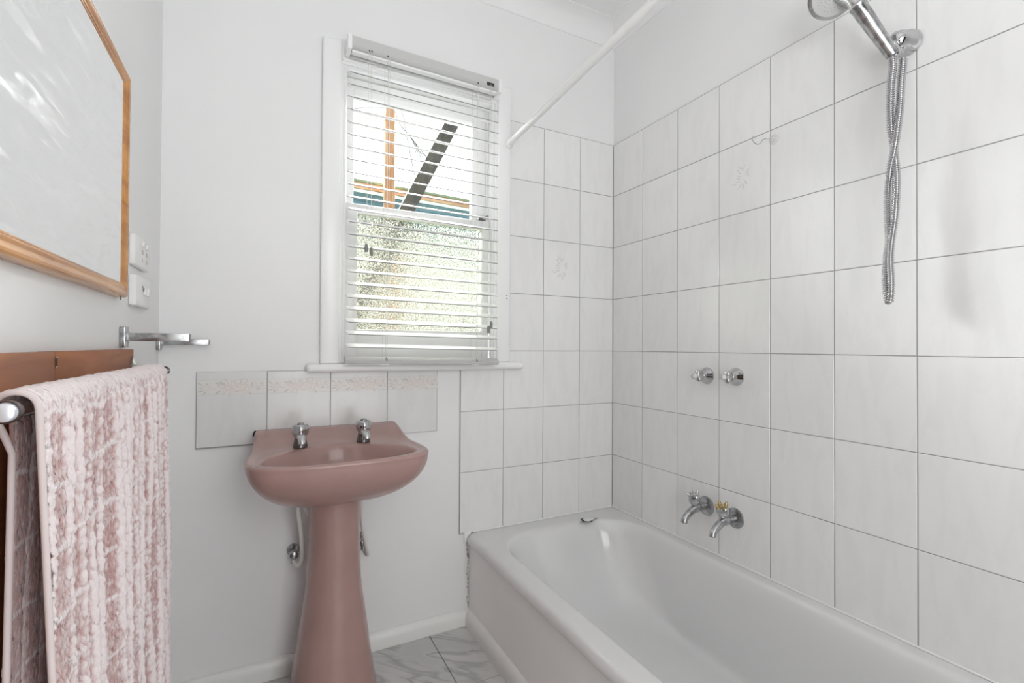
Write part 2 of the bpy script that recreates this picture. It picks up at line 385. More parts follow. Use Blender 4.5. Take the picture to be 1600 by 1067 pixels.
for t_ in splash:
    b = bmesh.new(); W_ = .2; y = -.00355
    flat(b, [(0.001, -.026), (W_, -.026), (W_, -.074), (.001, -.074)], y, 0)
    for z in (-.026, -.0745):
        flat(b, [(.001, z), (W_, z), (W_, z-.0009), (.001, z-.0009)], y-.00004, 2)
    random.seed(3)
    def leaf(x, z, a, L, W, mi, cu=0): flat(b, leafshape(x, z, math.radians(a), L, W, curl=cu), y-.0001-random.random()*.00002, mi)
    petals(b, .088, -.053, .026, 7, 1, y-.00012, .3); petals(b, .134, -.050, .024, 7, 1, y-.00014, .1, .45)
    petals(b, .134, -.062, .018, 5, 3, y-.00018, -1.9, .5)
    petals(b, .03, -.053, .020, 5, 1, y-.0001, 2.4, .35); petals(b, .175, -.046, .020, 5, 1, y-.0001, -.4, .35)
    for q in ((.002, -.034, -25, .016, .006), (.002, -.066, 25, .018, .006), (.004, -.052, 0, .02, .004), (.024, -.034, -60, .02, .005),
              (.05, -.033, -40, .02, .006), (.062, -.032, -30, .024, .008), (.08, -.03, -75, .02, .006), (.05, -.073, 30, .022, .007), (.016, -.074, 40, .016, .006),
              (.155, -.035, -70, .018, .005), (.168, -.058, -10, .018, .007), (.185, -.034, -70, .014, .004), (.19, -.062, 25, .010, .004), (.15, -.068, -50, .014, .006),
              (.11, -.066, 10, .014, .004), (.103, -.04, 60, .014, .004)):
        leaf(*q[:5], 2, random.uniform(-.3, .3))
    # the curled tendril above the big flower
    ring = [(.134+.012*math.cos(a), -.034+.011*math.sin(a)) for a in [PI*.05+PI*1.1*k/10 for k in range(11)]]
    for p, q in zip(ring, ring[1:]):
        c = (.134, -.034)
        flat(b, [p, q, (c[0]+(q[0]-c[0])*.82, c[1]+(q[1]-c[1])*.82), (c[0]+(p[0]-c[0])*.82, c[1]+(p[1]-c[1])*.82)], y-.0002, 2)
    obj('printed_flower_band', b, [M_band, M_pk, M_gy, M_or], t_)
def motif(t_, cx_, cz_, s):
    b = bmesh.new(); random.seed(5); y = -.0036
    def L(x, z, a, l, w_): flat(b, leafshape(cx_+x*s, cz_+z*s, math.radians(a), l*s, w_*s), y-random.random()*.0001, 0)
    for x, z, a, l, w_ in ((-.03, -.03, 170, .03, .006), (-.01, -.02, 178, .03, .006), (-.01, -.01, 165, .028, .006), (-.01, .0, 155, .028, .006), (-.008, .01, 140, .024, .006),
                           (0, -.03, -140, .04, .006), (0, -.035, -75, .03, .008), (.005, -.02, -60, .03, .005), (.012, -.018, -70, .03, .005), (.01, 0, 60, .034, .005), (.02, -.01, 75, .04, .005),
                           (.028, -.01, 95, .03, .005), (0, .02, 110, .03, .006), (.0, .03, 50, .024, .005), (-.012, .035, 130, .024, .006), (-.015, .03, 170, .02, .006)):
        L(x, z, a, l, w_)
    obj('printed_motif', b, M_print, t_)
def pick(tiles, x, y, z):
    bpy.context.view_layer.update()
    return min(tiles, key=lambda o: (o.matrix_world.translation-Vector((x, y, z))).length)
motif(pick(back_tiles, -.392, .0, hrow[2]), .095, -.115, .95)
motif(pick(right_tiles, 0, -3*TW, hrow[1]), .10, -.12, .8)

# cove cornice
def cove(name, p0, p1, inward):
    b = bmesh.new(); n = 8; z1 = ZC; r = .085
    prof = [(0, z1), (r, z1), (r, z1-.004)]+[(r-(r-.003)*math.sin(PI/2*i/n), z1-r+(r-.004)*math.cos(PI/2*i/n)) for i in range(1, n)]+[(.003, z1-r), (0, z1-r)]
    A = Vector(p0); D = Vector(p1)-A
    extrude_poly(b, [A+Vector(inward)*q[0]+Vector((0, 0, q[1])) for q in prof], D)
    return struct(obj(name, b, M_ceil, None, 35))
cove('trim_1', (XL, .006, 0), (.006, .006, 0), (0, -1, 0))
cove('trim_2', (.006, .006, 0), (.006, YF, 0), (-1, 0, 0))
cove('trim_3', (XL, .006, 0), (XL, YF, 0), (1, 0, 0))

# skirting: flat face with rounded shoulder
def skirt(name, A, D, inward, h=.063, t=.019, m=M_skirt):
    prof = [(0, 0), (t, 0), (t, h*.55), (t*.92, h*.70), (t*.72, h*.86), (t*.42, h*.96), (t*.15, h), (0, h)]
    b = bmesh.new(); extrude_poly(b, [Vector(A)+Vector(inward)*q[0]+Vector((0, 0, q[1])) for q in prof], D)
    return struct(obj(name, b, m, None, 35))
skirt('baseboard_back', (XL, .0055, .0005), (1.8-.742, 0, 0), (0, -1, 0))
skirt('baseboard_left', (XL, -.02, .0005), (0, -2.5, 0), (1, 0, 0))

# ---------------------------------------------------------------- window
win = semp('window_1', (-.945, .08, 1.06))
bx('head_lining', M_trim, WX0, WX1, .0, .16, 2.178, 2.195, .002, win)
bx('side_lining', M_trim, WX0, WX0+.012, .0, .16, 1.075, 2.178, .002, win)
bx('side_lining', M_trim, WX1-.012, WX1, .0, .16, 1.075, 2.178, .002, win)
# architraves, rounded on the inner edge
bx('architrave', M_trim, -1.327, -1.262, -.016, .006, 1.074, 2.252, .006, win, 3)
bx('architrave', M_trim, -.628, -.567, -.016, .006, 1.074, 2.252, .006, win, 3)
bx('architrave', M_trim, -1.2625, -.6275, -.0155, .006, 2.188, 2.2515, .006, win, 3)
# stop beads and parting beads
for x0, x1 in ((WX0+.012, WX0+.024), (WX1-.024, WX1-.012)):
    bx('stop_bead', M_trim, x0, x1, .004, .024, 1.075, 2.178, .003, win)
    bx('stop_bead', M_trim, x0, x1, .066, .073, 1.075, 2.178, .001, win)
bx('stop_bead', M_trim, WX0+.024, WX1-.024, .004, .024, 2.166, 2.178, .002, win)
# sill board with rounded nose and returned ends
b = bmesh.new(); box(b, -1.372, -.508, -.036, .0055, 1.044, 1.074, .012, 4)
obj('sill', b, M_trim, win, 40)
bx('sill', M_trim, WX0, WX1, .0055, .16, 1.05, 1.0745, .002, win)
def sash(name, x0, x1, z0, z1, gx0, gx1, gz0, gz1, y0, y1, gm):
    s = bpy.data.objects.new(name, None); s.empty_display_size = .05; C.objects.link(s); s.parent = win
    s.matrix_parent_inverse = Matrix.Translation(win.location).inverted()
    bx('stile', M_trim, x0, gx0, y0, y1, z0, z1, .003, s); bx('stile', M_trim, gx1, x1, y0, y1, z0, z1, .003, s)
    bx('rail', M_trim, gx0-.001, gx1+.001, y0+.0005, y1-.0005, gz1, z1, .003, s); bx('rail', M_trim, gx0-.001, gx1+.001, y0+.0005, y1-.0005, z0, gz0, .003, s)
    bx('pane', gm, gx0-.004, gx1+.004, (y0+y1)/2-.0015, (y0+y1)/2+.0015, gz0-.004, gz1+.004, 0, s)
    return s
sash('upper_sash', -1.251, -.639, 1.652, 2.172, -1.203, -.711, 1.689, 2.108, .075, .104, M_glass)
ls = sash('lower_sash', -1.240, -.650, 1.0755, 1.676, -1.195, -.681, 1.203, 1.640, .028, .062, M_frost)
# sash catch: dark metal
b = bmesh.new(); box(b, -.700, -.664, .030, .052, 1.676, 1.684, .002); lathe(b, (-.682, .041, 1.684), (0, 0, 1), [(0, .008), (.008, .008), (.010, .006)], 14)
tube(b, [(-.682, .041, 1.691), (-.667, .036, 1.693), (-.652, .030, 1.699)], [.004, .004, .005], 8)
obj('sash_catch', b, M_blackchrome, win, 40)

# ---------------------------------------------------------------- outside
struct(bx('ground', M_grass, -8, 8, .3, 14, -.05, 0)).name = 'ground'
t = thing('timber_shed', 'blue boarded shed with mossy capped roof edge outside the window', 'shed', (0, 3.2, 0))
for k in range(3):
    z0 = 2.35+.115*k; b = bmesh.new()
    box(b, -3.2, 3.2, 3.16-.012, 3.2, z0, min(z0+.112, 2.665), .002, 1); obj('board', b, M_blue, t)
bx('lower_wall', M_pale, -3.2, 3.2, 3.165, 5, 0, 2.35, 0, t)
b = bmesh.new(); box(b, -3.2, 3.2, 3.0, 3.03, 2.655, 2.715); obj('fascia', b, M_capw, t)
b = bmesh.new(); box(b, -3.2, 3.2, 2.99, 4.0, 2.716, 2.742, .004); obj('roof_edge', b, M_capg, t)
t.rotation_euler = (0, .028, 0)
t = thing('timber_pole', 'round orange-brown timber pole standing in front of the shed', 'pole', (-.40, 2.85, 0))
b = bmesh.new(); lathe(b, (-.43, 2.85, 0), (0, 0, 1), [(0, .060), (2, .056), (3.37, .0545), (3.44, .052), (3.465, .035)], 20); obj('post', b, M_pole, t, 50)
b = bmesh.new(); lathe(b, (-.43, 2.85, 3.31), (0, 0, 1), [(0, .0562), (.006, .0575), (.012, .0562)], 20); obj('band', b, M_pole, t, 50)
t = thing('leaning_plank', 'dark weathered plank leaning diagonally outside the upper pane', 'plank', (-1.6, 1.5, 0))
b = bmesh.new(); A = Vector((-.6215, 1.5, 2.083)); D = Vector((.334, 0, .69)); p0 = A-D*3.0195; p1 = A+D
extrude_poly(b, [p0-Vector((.052, 0, 0)), p0+Vector((.052, 0, 0)), p1+Vector((.056, 0, 0)), p1-Vector((.056, 0, 0))], (0, .04, 0))
o = obj('plank', b, M_plank, t)
def wire(label, ctrl, r, n=40):
    b = bmesh.new(); tube(b, spline(ctrl, n), r, 6); return tag(obj('wire', b, M_wire, None, 60), label, 'wire')
def bk(px, py, y):
    d = R_*((px-800)/754.26)+U_*((533.5-py)/754.26)+F_; return CP+d*((y-CP.y)/d.y)
wire('thin black service wire dropping beside the timber pole to the plank', [(-.43, 2.8, 3.45), bk(628, 176, 2.6), bk(636, 215, 2.6), bk(645, 260, 2.6), bk(650, 285, 2.6), bk(655, 330, 2.6), bk(662, 400, 2.6)], .0035)
o = wire('tangled bundle of wires hanging in mid air right of the pole', [bk(616, 172, 2.75), bk(624, 192, 2.7), bk(634, 205, 2.65), bk(648, 222, 2.6), bk(656, 233, 2.6), bk(668, 245, 2.6), bk(700, 262, 2.6)], .0045)
for q in range(5):
    b = bmesh.new(); a = bk(640+q*4, 212+q*5, 2.62); a2 = bk(650+q*2, 232+q*2, 2.58); a3 = bk(648+q*5, 240+(q % 3)*5, 2.6); tube(b, spline([a, a2, a3], 14), .003, 6)
    obj('strand', b, M_wire, o, 60)
wire('thin wire running from the left edge of the pane to the pole top', [bk(520, 175, 2.8), bk(560, 169, 2.8), bk(585, 168, 2.8), (-.43, 2.82, 3.44)], .0035)
wire('long thin wire crossing behind the plank to the lower right', [(-.43, 2.84, 3.46), bk(676, 182, 2.9), bk(710, 232, 2.92), bk(740, 285, 2.95), (.75, 3.02, 2.74)], .0022)
# garden shrubs against the shed
for i, (x, y, r, h, lab) in enumerate(((-.85, 2.3, .55, 1.25, 'yellow-green garden shrub left behind the obscure glass'), (.35, 2.45, .55, 1.2, 'yellow-green garden shrub right behind the obscure glass'))):
    t = thing('garden_shrub', lab, 'shrub', (x, y, 0))
    b = bmesh.new(); tube(b, [(x, y, 0), (x+.01, y, .35), (x, y, .7)], .02, 8); obj('stem', b, M_pole, t)
    b = bmesh.new(); rs = random.Random(i)
    for k in range(1500):
        th = rs.uniform(0, 2*PI); ph = math.acos(rs.uniform(-1, 1)); q = rs.uniform(.6, 1)
        c = Vector((x+r*q*math.sin(ph)*math.cos(th), y+r*.6*q*math.sin(ph)*math.sin(th), h*.6+h*.45*q*math.cos(ph)))
        d = Vector((rs.gauss(0, 1), rs.gauss(0, 1), rs.gauss(0, 1))).normalized(); u, v_ = frame(d); s = .05
        b.faces.new([b.verts.new(c+p) for p in (u*s*.5, d*s, -u*s*.5, -d*s)])
    o = obj('foliage', b, M_leaf, t); o['kind'] = 'stuff'

# ---------------------------------------------------------------- venetian blind
BX0, BX1 = -1.249, -.655; BY = -.0625
bl = thing('venetian_blind', 'white wide-slat venetian blind hanging over the window', 'blind', (-.952, BY, 1.07))
TILT = -.018
def zt(x): return TILT*(x-BX0)
def shear(o):
    for v in o.data.vertices: v.co.z += zt(v.co.x)
    return o
b = bmesh.new()
prof = [(-.028, .0), (-.028, -.030), (-.022, -.040), (-.014, -.0445), (.016, -.0445), (.016, -.040), (.0225, -.040), (.0225, -.048), (.0265, -.048), (.0265, 0), (.0225, .002), (-.024, .002)]
hr_top = 2.2365
extrude_poly(b, [(BX0+.010, BY+p[0], hr_top+p[1]) for p in prof], (BX1-BX0-.020, 0, 0))
hr = shear(obj('headrail', b, M_blindgrey, bl, 30))
for x in (BX0-.004, BX1-.010):
    shear(bx('end_cap', M_blind, x, x+.0145, BY-.031, BY+.028, hr_top-.050, hr_top+.004, .002, hr))
# mounting lugs and cord-lock hole
b = bmesh.new(); box(b, BX1-.062, BX1-.030, BY-.0292, BY-.027, hr_top-.034, hr_top-.021, .0006); shear(obj('cord_lock', b, M_dark, hr))
shear(bx('underside_strip', M_blind, BX0+.012, BX1-.012, BY-.019, BY+.006, hr_top-.0520, hr_top-.0442, .002, hr))
shear(bx('underside_lip', M_blindgrey, BX0+.012, BX1-.012, BY+.0165, BY+.0222, hr_top-.054, hr_top-.0442, .001, hr))
for x in (BX0+.07, BX0+.079, BX0+.1365, BX1-.1005): shear(bx('cord_hole', M_dark, x-.002, x+.002, BY-.029, BY-.0265, hr_top-.040, hr_top-.035, 0, hr))
# slats
def slat_mesh(w_, L, th, crown):
    b = bmesh.new(); n = 6; top = []; bot = []
    for i in range(n+1):
        y = -w_/2+w_*i/n; z = crown*(1-(2*i/n-1)**2); top.append((y, z)); bot.append((y, z-th))
    pts = [(0, y, z) for y, z in top]+[(0, y, z) for y, z in bot[::-1]]
    extrude_poly(b, pts, (L, 0, 0))
    for v in b.verts:                                     # clipped corners
        if abs(v.co.y) > w_*.4:
            if v.co.x < 1e-5: v.co.x += .006
            elif v.co.x > L-1e-5: v.co.x -= .006
    bmesh.ops.recalc_face_normals(b, faces=b.faces)
    me = bpy.data.meshes.new('slat'); b.to_mesh(me); b.free()
    for p in me.polygons: p.use_smooth = True
    me.set_sharp_from_angle(angle=math.radians(35)); return me
M_slatedge = mat('shaded_slat_edge', (.26, .26, .25), .7)  # shade along the slat's front lip, put into the colour
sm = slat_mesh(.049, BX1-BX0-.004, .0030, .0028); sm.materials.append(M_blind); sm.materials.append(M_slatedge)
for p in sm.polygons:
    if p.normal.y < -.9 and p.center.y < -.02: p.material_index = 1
jit = [0]*23; jit[12] = .0022; jit[17-4] = -.001
ztop, zstep = 2.1185, .04435
rs = random.Random(4)
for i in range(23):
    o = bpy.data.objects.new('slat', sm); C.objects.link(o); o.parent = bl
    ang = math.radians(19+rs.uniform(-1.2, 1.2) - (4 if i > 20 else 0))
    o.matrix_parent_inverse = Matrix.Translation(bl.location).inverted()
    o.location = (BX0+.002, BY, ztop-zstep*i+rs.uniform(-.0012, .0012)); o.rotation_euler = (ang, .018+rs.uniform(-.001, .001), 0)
b = bmesh.new()
prof = [(-.0255, -.002), (-.0255, -.012), (-.021, -.0155), (.021, -.0155), (.0255, -.012), (.0255, -.002), (.020, .0015), (0, .004), (-.020, .0015)]
rot = math.radians(14)
extrude_poly(b, [(BX0-.001, BY+p[0]*math.cos(rot)-p[1]*math.sin(rot), 1.0965+p[0]*math.sin(rot)+p[1]*math.cos(rot)) for p in prof], (BX1-BX0+.002, 0, 0))
shear(obj('bottom_rail', b, M_blindgrey, bl, 35))
# ladder cords at two places front and back, lift cord between, with rungs
for x in (BX0+.137, BX1-.1015):
    for yy in (BY-.0275, BY+.0275):
        b = bmesh.new(); tube(b, [(x, yy, hr_top-.03+zt(x)), (x+.001, yy, 1.6+zt(x)), (x, yy, 1.10+zt(x))], .0008, 6); obj('ladder_cord', b, M_cord, bl)
    b = bmesh.new(); tube(b, [(x+.006, BY-.0275, hr_top-.03+zt(x)), (x+.007, BY-.0285, 1.6+zt(x)), (x+.005, BY-.0275, 1.10+zt(x))], .0008, 6); obj('ladder_cord', b, M_cord, bl)
    b = bmesh.new(); tube(b, spline([(x, BY-.030, 1.098+zt(x)), (x+.002, BY-.031, 1.088+zt(x)), (x+.006, BY-.031, 1.092+zt(x)), (x+.001, BY-.031, 1.102+zt(x))], 12), .0011, 6); obj('knot', b, M_tassel, bl)
    b = bmesh.new(); tube(b, [(x-.018, BY-.027, 1.0745+zt(x)), (x-.004, BY-.030, 1.0765+zt(x)), (x+.014, BY-.027, 1.0745+zt(x))], .0022, 6); obj('cord_clip', b, M_blind, bl)
def tassel(x, y, z):
    b = bmesh.new(); lathe(b, (x, y, z), (0, 0, -1), [(-.001, .002), (.001, .0045), (.004, .0058), (.014, .0066), (.027, .0062), (.029, .005)], 14); return b
for xx, z0, dx in ((BX0+.0675, 1.502, -.004), (BX0+.0765, 1.490, .005)):
    b = bmesh.new(); x1 = xx+dx; tube(b, spline([(xx, BY-.0285, hr_top-.038+zt(xx)), (xx+dx*.3, BY-.034, 1.9), (x1, BY-.036, z0+.003)], 20), .0009, 6)
    c = obj('lift_cord', b, M_cord, bl); obj('tassel', tassel(x1, BY-.036, z0), M_tassel, c, 40)
for xx, z0, dx in ((BX1-.049, 1.222, .001), (BX1-.043, 1.240, .006)):
    b = bmesh.new(); x1 = xx+dx-.004; tube(b, spline([(xx, BY-.0295, hr_top-.03+zt(xx)), (xx, BY-.036, 1.7), (x1, BY-.036, z0+.003)], 20), .0009, 6)
    c = obj('lift_cord', b, M_cord, bl); obj('tassel', tassel(x1, BY-.036, z0), M_tassel, c, 40)

# ---------------------------------------------------------------- shower curtain rod
t = thing('shower_rod', 'white shower curtain rod running from the window frame over the bath', 'rod', (-.583, -.02, 2.006))
A = Vector((-.580, -.0165, 2.008)); dr = Vector((-.0688, -1, .002)).normalized(); L = 2.56
b = bmesh.new(); tube(b, [A, A+dr*1.2], .0125, 20); tube(b, [A+dr*1.19, A+dr*L], .0112, 20); obj('pole', b, M_white, t, 40)
b = bmesh.new(); lathe(b, A, (0, -1, 0), [(0, .019), (.003, .0195), (.006, .018), (.012, .0145), (.014, .0135)], 24); obj('flange', b, M_white, t, 40)
for s in (-1, 1):
    b = bmesh.new(); lathe(b, A+Vector((.006, -.0035, .0155*s)), (0, -1, 0), [(0, .0028), (.0022, .0028), (.0028, .0012)], 10); obj('screw', b, M_blackchrome, t)

# ---------------------------------------------------------------- bathtub
TUBZ = .3715; TX0 = -.748; TY1 = -1.72
def rrect(x0, x1, y0, y1, r, n=10):
    """closed rounded rectangle; r = radius per corner (bl, br, tr, tl)"""
    pts = []
    for (cx_, cy_, a0, rr_) in ((x0+r[0], y0+r[0], PI, r[0]), (x1-r[1], y0+r[1], 1.5*PI, r[1]), (x1-r[2], y1-r[2], 0, r[2]), (x0+r[3], y1-r[3], .5*PI, r[3])):
        for i in range(n): pts.append((cx_+rr_*math.cos(a0+PI/2*i/(n-1)), cy_+rr_*math.sin(a0+PI/2*i/(n-1))))
    return pts
def dens(pts, per=6):
    out = []
    for i, p in enumerate(pts):
        q = pts[(i+1) % len(pts)]; k = per if i % 10 == 9 else 1
        for j in range(k): out.append((p[0]+(q[0]-p[0])*j/k, p[1]+(q[1]-p[1])*j/k))
    return out
yb = .0035
def loopz(x0, x1, y0, y1, r, z): return [(p[0], p[1], z) for p in dens(rrect(x0, x1, y0, y1, r))]
loops = []
ox0, ox1, oy0, oy1 = TX0-.012, .0004, TY1, .0035
e_ = .0025
# outer lip from below, over the roll and across the flat rim, down into the well
loops.append(loopz(ox0+.012, ox1, oy0, oy1, (.02, .005, .005, .02), TUBZ-.038))
loops.append(loopz(ox0+.001, ox1, oy0, oy1, (.03, .005, .005, .03), TUBZ-.038))
loops.append(loopz(ox0, ox1, oy0, oy1, (.03, .005, .005, .03), TUBZ-.030))
loops.append(loopz(ox0+.001, ox1, oy0, oy1, (.03, .005, .005, .03), TUBZ-.020))
loops.append(loopz(ox0+.006, ox1, oy0+.004, oy1, (.03, .005, .005, .03), TUBZ-.010))
loops.append(loopz(ox0+.014, ox1, oy0+.008, oy1, (.03, .005, .005, .035), TUBZ-.0035))
loops.append(loopz(ox0+.026, ox1-.001, oy0+.014, oy1-.001, (.04, .005, .005, .045), TUBZ))
ix0, ix1, iy0, iy1 = ox0+.088, -.052, oy0+.09, -.098
R4 = (.16, .17, .19, .17)
def shrink(a, z, c=1.0): return loopz(ix0-a, ix1+a*.7, iy0-a, iy1+a, tuple(q+a for q in R4), z)
loops.append(shrink(.026, TUBZ-.0005)); loops.append(shrink(.012, TUBZ-.002)); loops.append(shrink(.002, TUBZ-.008)); loops.append(shrink(-.005, TUBZ-.018))
def well(f, z, rk): # f 0..1 going down: far end slopes gently, sides steep
    return loopz(ix0+.010+.045*f, ix1-.008-.035*f, iy0+.01+.06*f, iy1-.012-.22*f**1.3, tuple(q*rk for q in R4), z)
for f, dz in ((.06, .04), (.18, .08), (.34, .13), (.52, .19), (.68, .24), (.82, .28)): loops.append(well(f, TUBZ-dz, 1))
loops.append(well(1.05, TUBZ-.315, .95)); loops.append(well(1.5, TUBZ-.33, .8)); loops.append(well(2.2, TUBZ-.334, .6))
b = bmesh.new(); L_ = [[b.verts.new(p) for p in lp] for lp in loops]
for a, c in zip(L_, L_[1:]):
    n = len(a)
    for k in range(n): b.faces.new((a[k], a[(k+1) % n], c[(k+1) % n], c[k]))
b.faces.new(L_[-1])
tub = obj('bathtub', b, M_enamel, None, 0)
for p in tub.data.polygons: p.use_smooth = True
sd = tub.modifiers.new('s', 'SUBSURF'); sd.levels = 1; sd.render_levels = 2
tag(tub, 'white enamel built-in bathtub along the tiled wall', 'bathtub')
bx('apron_panel', M_apron, -.7425, -.730, TY1, .005, .0, TUBZ-.040, 0, tub)
bx('gap_line', M_dark, -.7428, -.735, TY1, .004, TUBZ-.0400, TUBZ-.0375, 0, tub)
b = bmesh.new(); extrude_poly(b, [(0, .001, TUBZ-.0005), (0, -.0035, TUBZ-.0002), (0, -.0012, TUBZ+.0032), (0, .001, TUBZ+.0036)], (TX0+.02, 0, 0)); obj('sealant_bead', b, M_white, tub)
b = bmesh.new(); extrude_poly(b, [(-.0001, 0, TUBZ-.0005), (-.0035, 0, TUBZ-.0002), (-.0012, 0, TUBZ+.0032), (-.0001, 0, TUBZ+.0036)], (0, TY1+.01, 0)); obj('sealant_bead', b, M_white, tub)
# foot moulding of the apron
prof = [(0, 0), (.021, 0), (.021, .030), (.019, .044), (.014, .055), (.006, .062), (0, .063)]
b = bmesh.new(); extrude_poly(b, [(-.7425-q[0], -.0135, q[1]+.0005) for q in prof], (0, TY1+.0135, 0)); obj('foot_moulding', b, M_skirt, tub, 35)
# chipped enamel on the corner of the rim
c0 = Vector((-.213, -.095, TUBZ+.0004))
def blob(bm, c, pts, z, mi):
    f = bm.faces.new([bm.verts.new((c.x+p[0], c.y+p[1], c.z+z)) for p in pts]); f.material_index = mi
b = bmesh.new()
blob(b, c0, [(-.050, -.010), (-.036, -.013), (-.024, -.024), (-.006, -.030), (.012, -.020), (.030, -.008), (.052, -.004), (.040, .004), (.016, .008), (-.002, .024), (-.022, .022), (-.034, .008)], 0, 0)
blob(b, c0, [(-.026, -.012), (-.010, -.023), (.012, -.016), (.034, -.004), (.046, -.002), (.018, .004), (-.006, .017), (-.018, .014), (-.022, .002)], .0003, 1)
blob(b, c0, [(-.046, -.009), (-.038, -.010), (-.036, .002), (-.042, .002)], .0004, 1)
o = obj('enamel_chip', b, [M_black, M_foil], tub); o['label'] = 'black-edged chip in the enamel rim'
# mouldy sealant where the apron meets the wall
b = bmesh.new(); rs = random.Random(2)
pts = [(-.7475+rs.uniform(-.003, .003), .0045, .066+.0125*i) for i in range(22)]
tube(b, pts, [rs.uniform(.0022, .0042) for _ in pts], 8); obj('mouldy_sealant', b, M_mould, tub, 60)
b = bmesh.new(); box(b, -.766, -.735, -.0005, .006, .333, .378, .003); obj('sealant_bead', b, M_white, tub, 40)

# ---------------------------------------------------------------- basin
BCX = -1.2925
bas = thing('pedestal_basin', 'dusty pink ceramic pedestal basin below the window', 'basin', (BCX, -.2, 0))
def basin_outline():
    half = [(.0, -.452), (.06, -.452), (.12, -.450), (.175, -.443), (.215, -.428), (.242, -.400), (.255, -.365), (.258, -.325), (.2565, -.28), (.250, -.22), (.2425, -.15), (.2375, -.08), (.235, -.03), (.234, -.001)]
    pts = spline([(p[0], p[1], 0) for p in half], 40)
    top = [Vector((.234*(1-i/9), -.001, 0)) for i in range(1, 10)]
    R = pts+top; Lh = [Vector((-p.x, p.y, 0)) for p in reversed(R[1:-1])]
    return R+Lh
OUT = basin_outline(); N = len(OUT)
cen = Vector((0, -.26, 0))
def opening(k):
    # same angular order as OUT; front edge flat, back edge an arc
    p = OUT[k]; a = math.atan2((p.y-cen.y)/.20, (p.x-cen.x)/.25)
    ca, sa = math.cos(a), math.sin(a)
    ex = 2.35
    r = (abs(ca)**ex+abs(sa)**ex)**(-1/ex)
    x = .222*r*ca; y = r*sa
    y = -.345+y*(.175*(1-.38*min(1, abs(x/.222))**2) if sa > 0 else .086)
    return Vector((x, y, 0))
OPN = [opening(k) for k in range(N)]
RZ = .8125
def deckz(y, x=0):
    t_ = max(0, min(1, (y+.20)/.19)); s_ = t_*t_*(3-2*t_)
    return RZ+.038*s_
def add_loop(b, pts): return [b.verts.new((BCX+p[0], p[1], p[2])) for p in pts]
loops = []
# underside, bottom to top
PT = []
for k in range(N):
    p = OUT[k]; a = math.atan2(p.y+.19, p.x); r_ = (abs(math.cos(a))**2.4+abs(math.sin(a))**2.4)**(-1/2.4)
    PT.append(Vector((.086*r_*math.cos(a), -.175+.095*r_*math.sin(a), 0)))
zb = .650
loops.append([(p.x*.6, -.175+(p.y+.175)*.6, zb+.02) for p in PT])
for i in range(0, 15):
    g = i/14; f = (1-g)                      # f=0 at rim, 1 at bottom
    lp = []
    for k in range(N):
        wy = max(0, min(1, (OUT[k].y+.40)/.18)); pe = 2.0-.9*wy; s_ = max(0, 1-f**pe)**(.62+.2*wy)
        q = PT[k].lerp(OUT[k]+Vector((0, 0, 0)), s_)
        zt_ = deckz(OUT[k].y)-.010
        lp.append((q.x, min(q.y, -.001), zb+(zt_-zb)*g))
    loops.append(lp)
# roll of the rim
for ins, dz in ((-.0015, -.006), (-.001, -.002), (.003, .002), (.009, .0032)):
    lp = []
    for k in range(N):
        p = OUT[k]; d = (cen-p).normalized(); q = p+d*ins
        lp.append((q.x, min(q.y, -.001), deckz(p.y)+dz))
    loops.append(lp)
for f in (.1, .2, .3, .4, .5, .6, .7, .8, .9):
    lp = []
    for k in range(N):
        p = OUT[k]+(cen-OUT[k]).normalized()*.009; q = p.lerp(OPN[k], f)
        z = deckz(q.y)*1.0; 
        rim = .0032*(1-f)**1.3
        dish = -.003*math.sin(PI*f)**2*max(.0, min(1, (q.y+.45)/.2))
        lp.append((q.x, min(q.y, -.0015), z+rim+dish))
    loops.append(lp)
lp0 = [(p.x, p.y, deckz(p.y)+.0005) for p in OPN]; loops.append(lp0)
oc = Vector((0, -.33, 0))
for f, dz in ((.025, .004), (.05, .012), (.085, .028), (.14, .055), (.24, .085), (.40, .105), (.62, .117), (.85, .122)):
    loops.append([(p.x+(oc.x-p.x)*f, p.y+(oc.y-p.y)*f, deckz(p.y)-dz) for p in OPN])
b = bmesh.new(); L_ = [add_loop(b, lp) for lp in loops]
for a, c in zip(L_, L_[1:]):
    for k in range(N): b.faces.new((a[k], a[(k+1) % N], c[(k+1) % N], c[k]))
b.faces.new(L_[-1]); b.faces.new(L_[0][::-1])
bowl = obj('bowl', b, M_pink, bas, 0)
for p in bowl.data.polygons: p.use_smooth = True
sd = bowl.modifiers.new('s', 'SUBSURF'); sd.levels = 1; sd.render_levels = 1
b = bmesh.new(); lathe(b, (BCX, -.33, RZ-.1235), (0, 0, 1), [(0, .022), (.003, .022), (.004, .016), (.002, .012)], 20); obj('waste', b, M_chrome, bas, 40)
# pedestal
secs = [(.0, .1385, .130), (.02, .136, .128), (.04, .1325, .125), (.06, .1285, .122), (.13, .118, .115), (.23, .104, .106), (.35, .0870, .095), (.45, .0815, .092), (.53, .0795, .091), (.60, .080, .091), (.64, .083, .093), (.668, .087, .096)]
sc_ = spline([(s[0], s[1], s[2]) for s in secs], 40); b = bmesh.new(); rings = []
NP = 40
for z, hx, hy in sc_:
    rg = []
    for k in range(NP):
        a = 2*PI*k/NP; ca, sa = math.cos(a), math.sin(a); r_ = (abs(ca)**2.3+abs(sa)**2.3)**(-1/2.3)
        y = -.165+hy*r_*sa
        rg.append(b.verts.new((BCX+hx*r_*ca, y, z)))
    rings.append(rg)
for a, c in zip(rings, rings[1:]):
    for k in range(NP): b.faces.new((a[k], a[(k+1) % NP], c[(k+1) % NP], c[k]))
b.faces.new(rings[0][::-1]); b.faces.new(rings[-1])
obj('pedestal', b, M_pink, bas, 60)
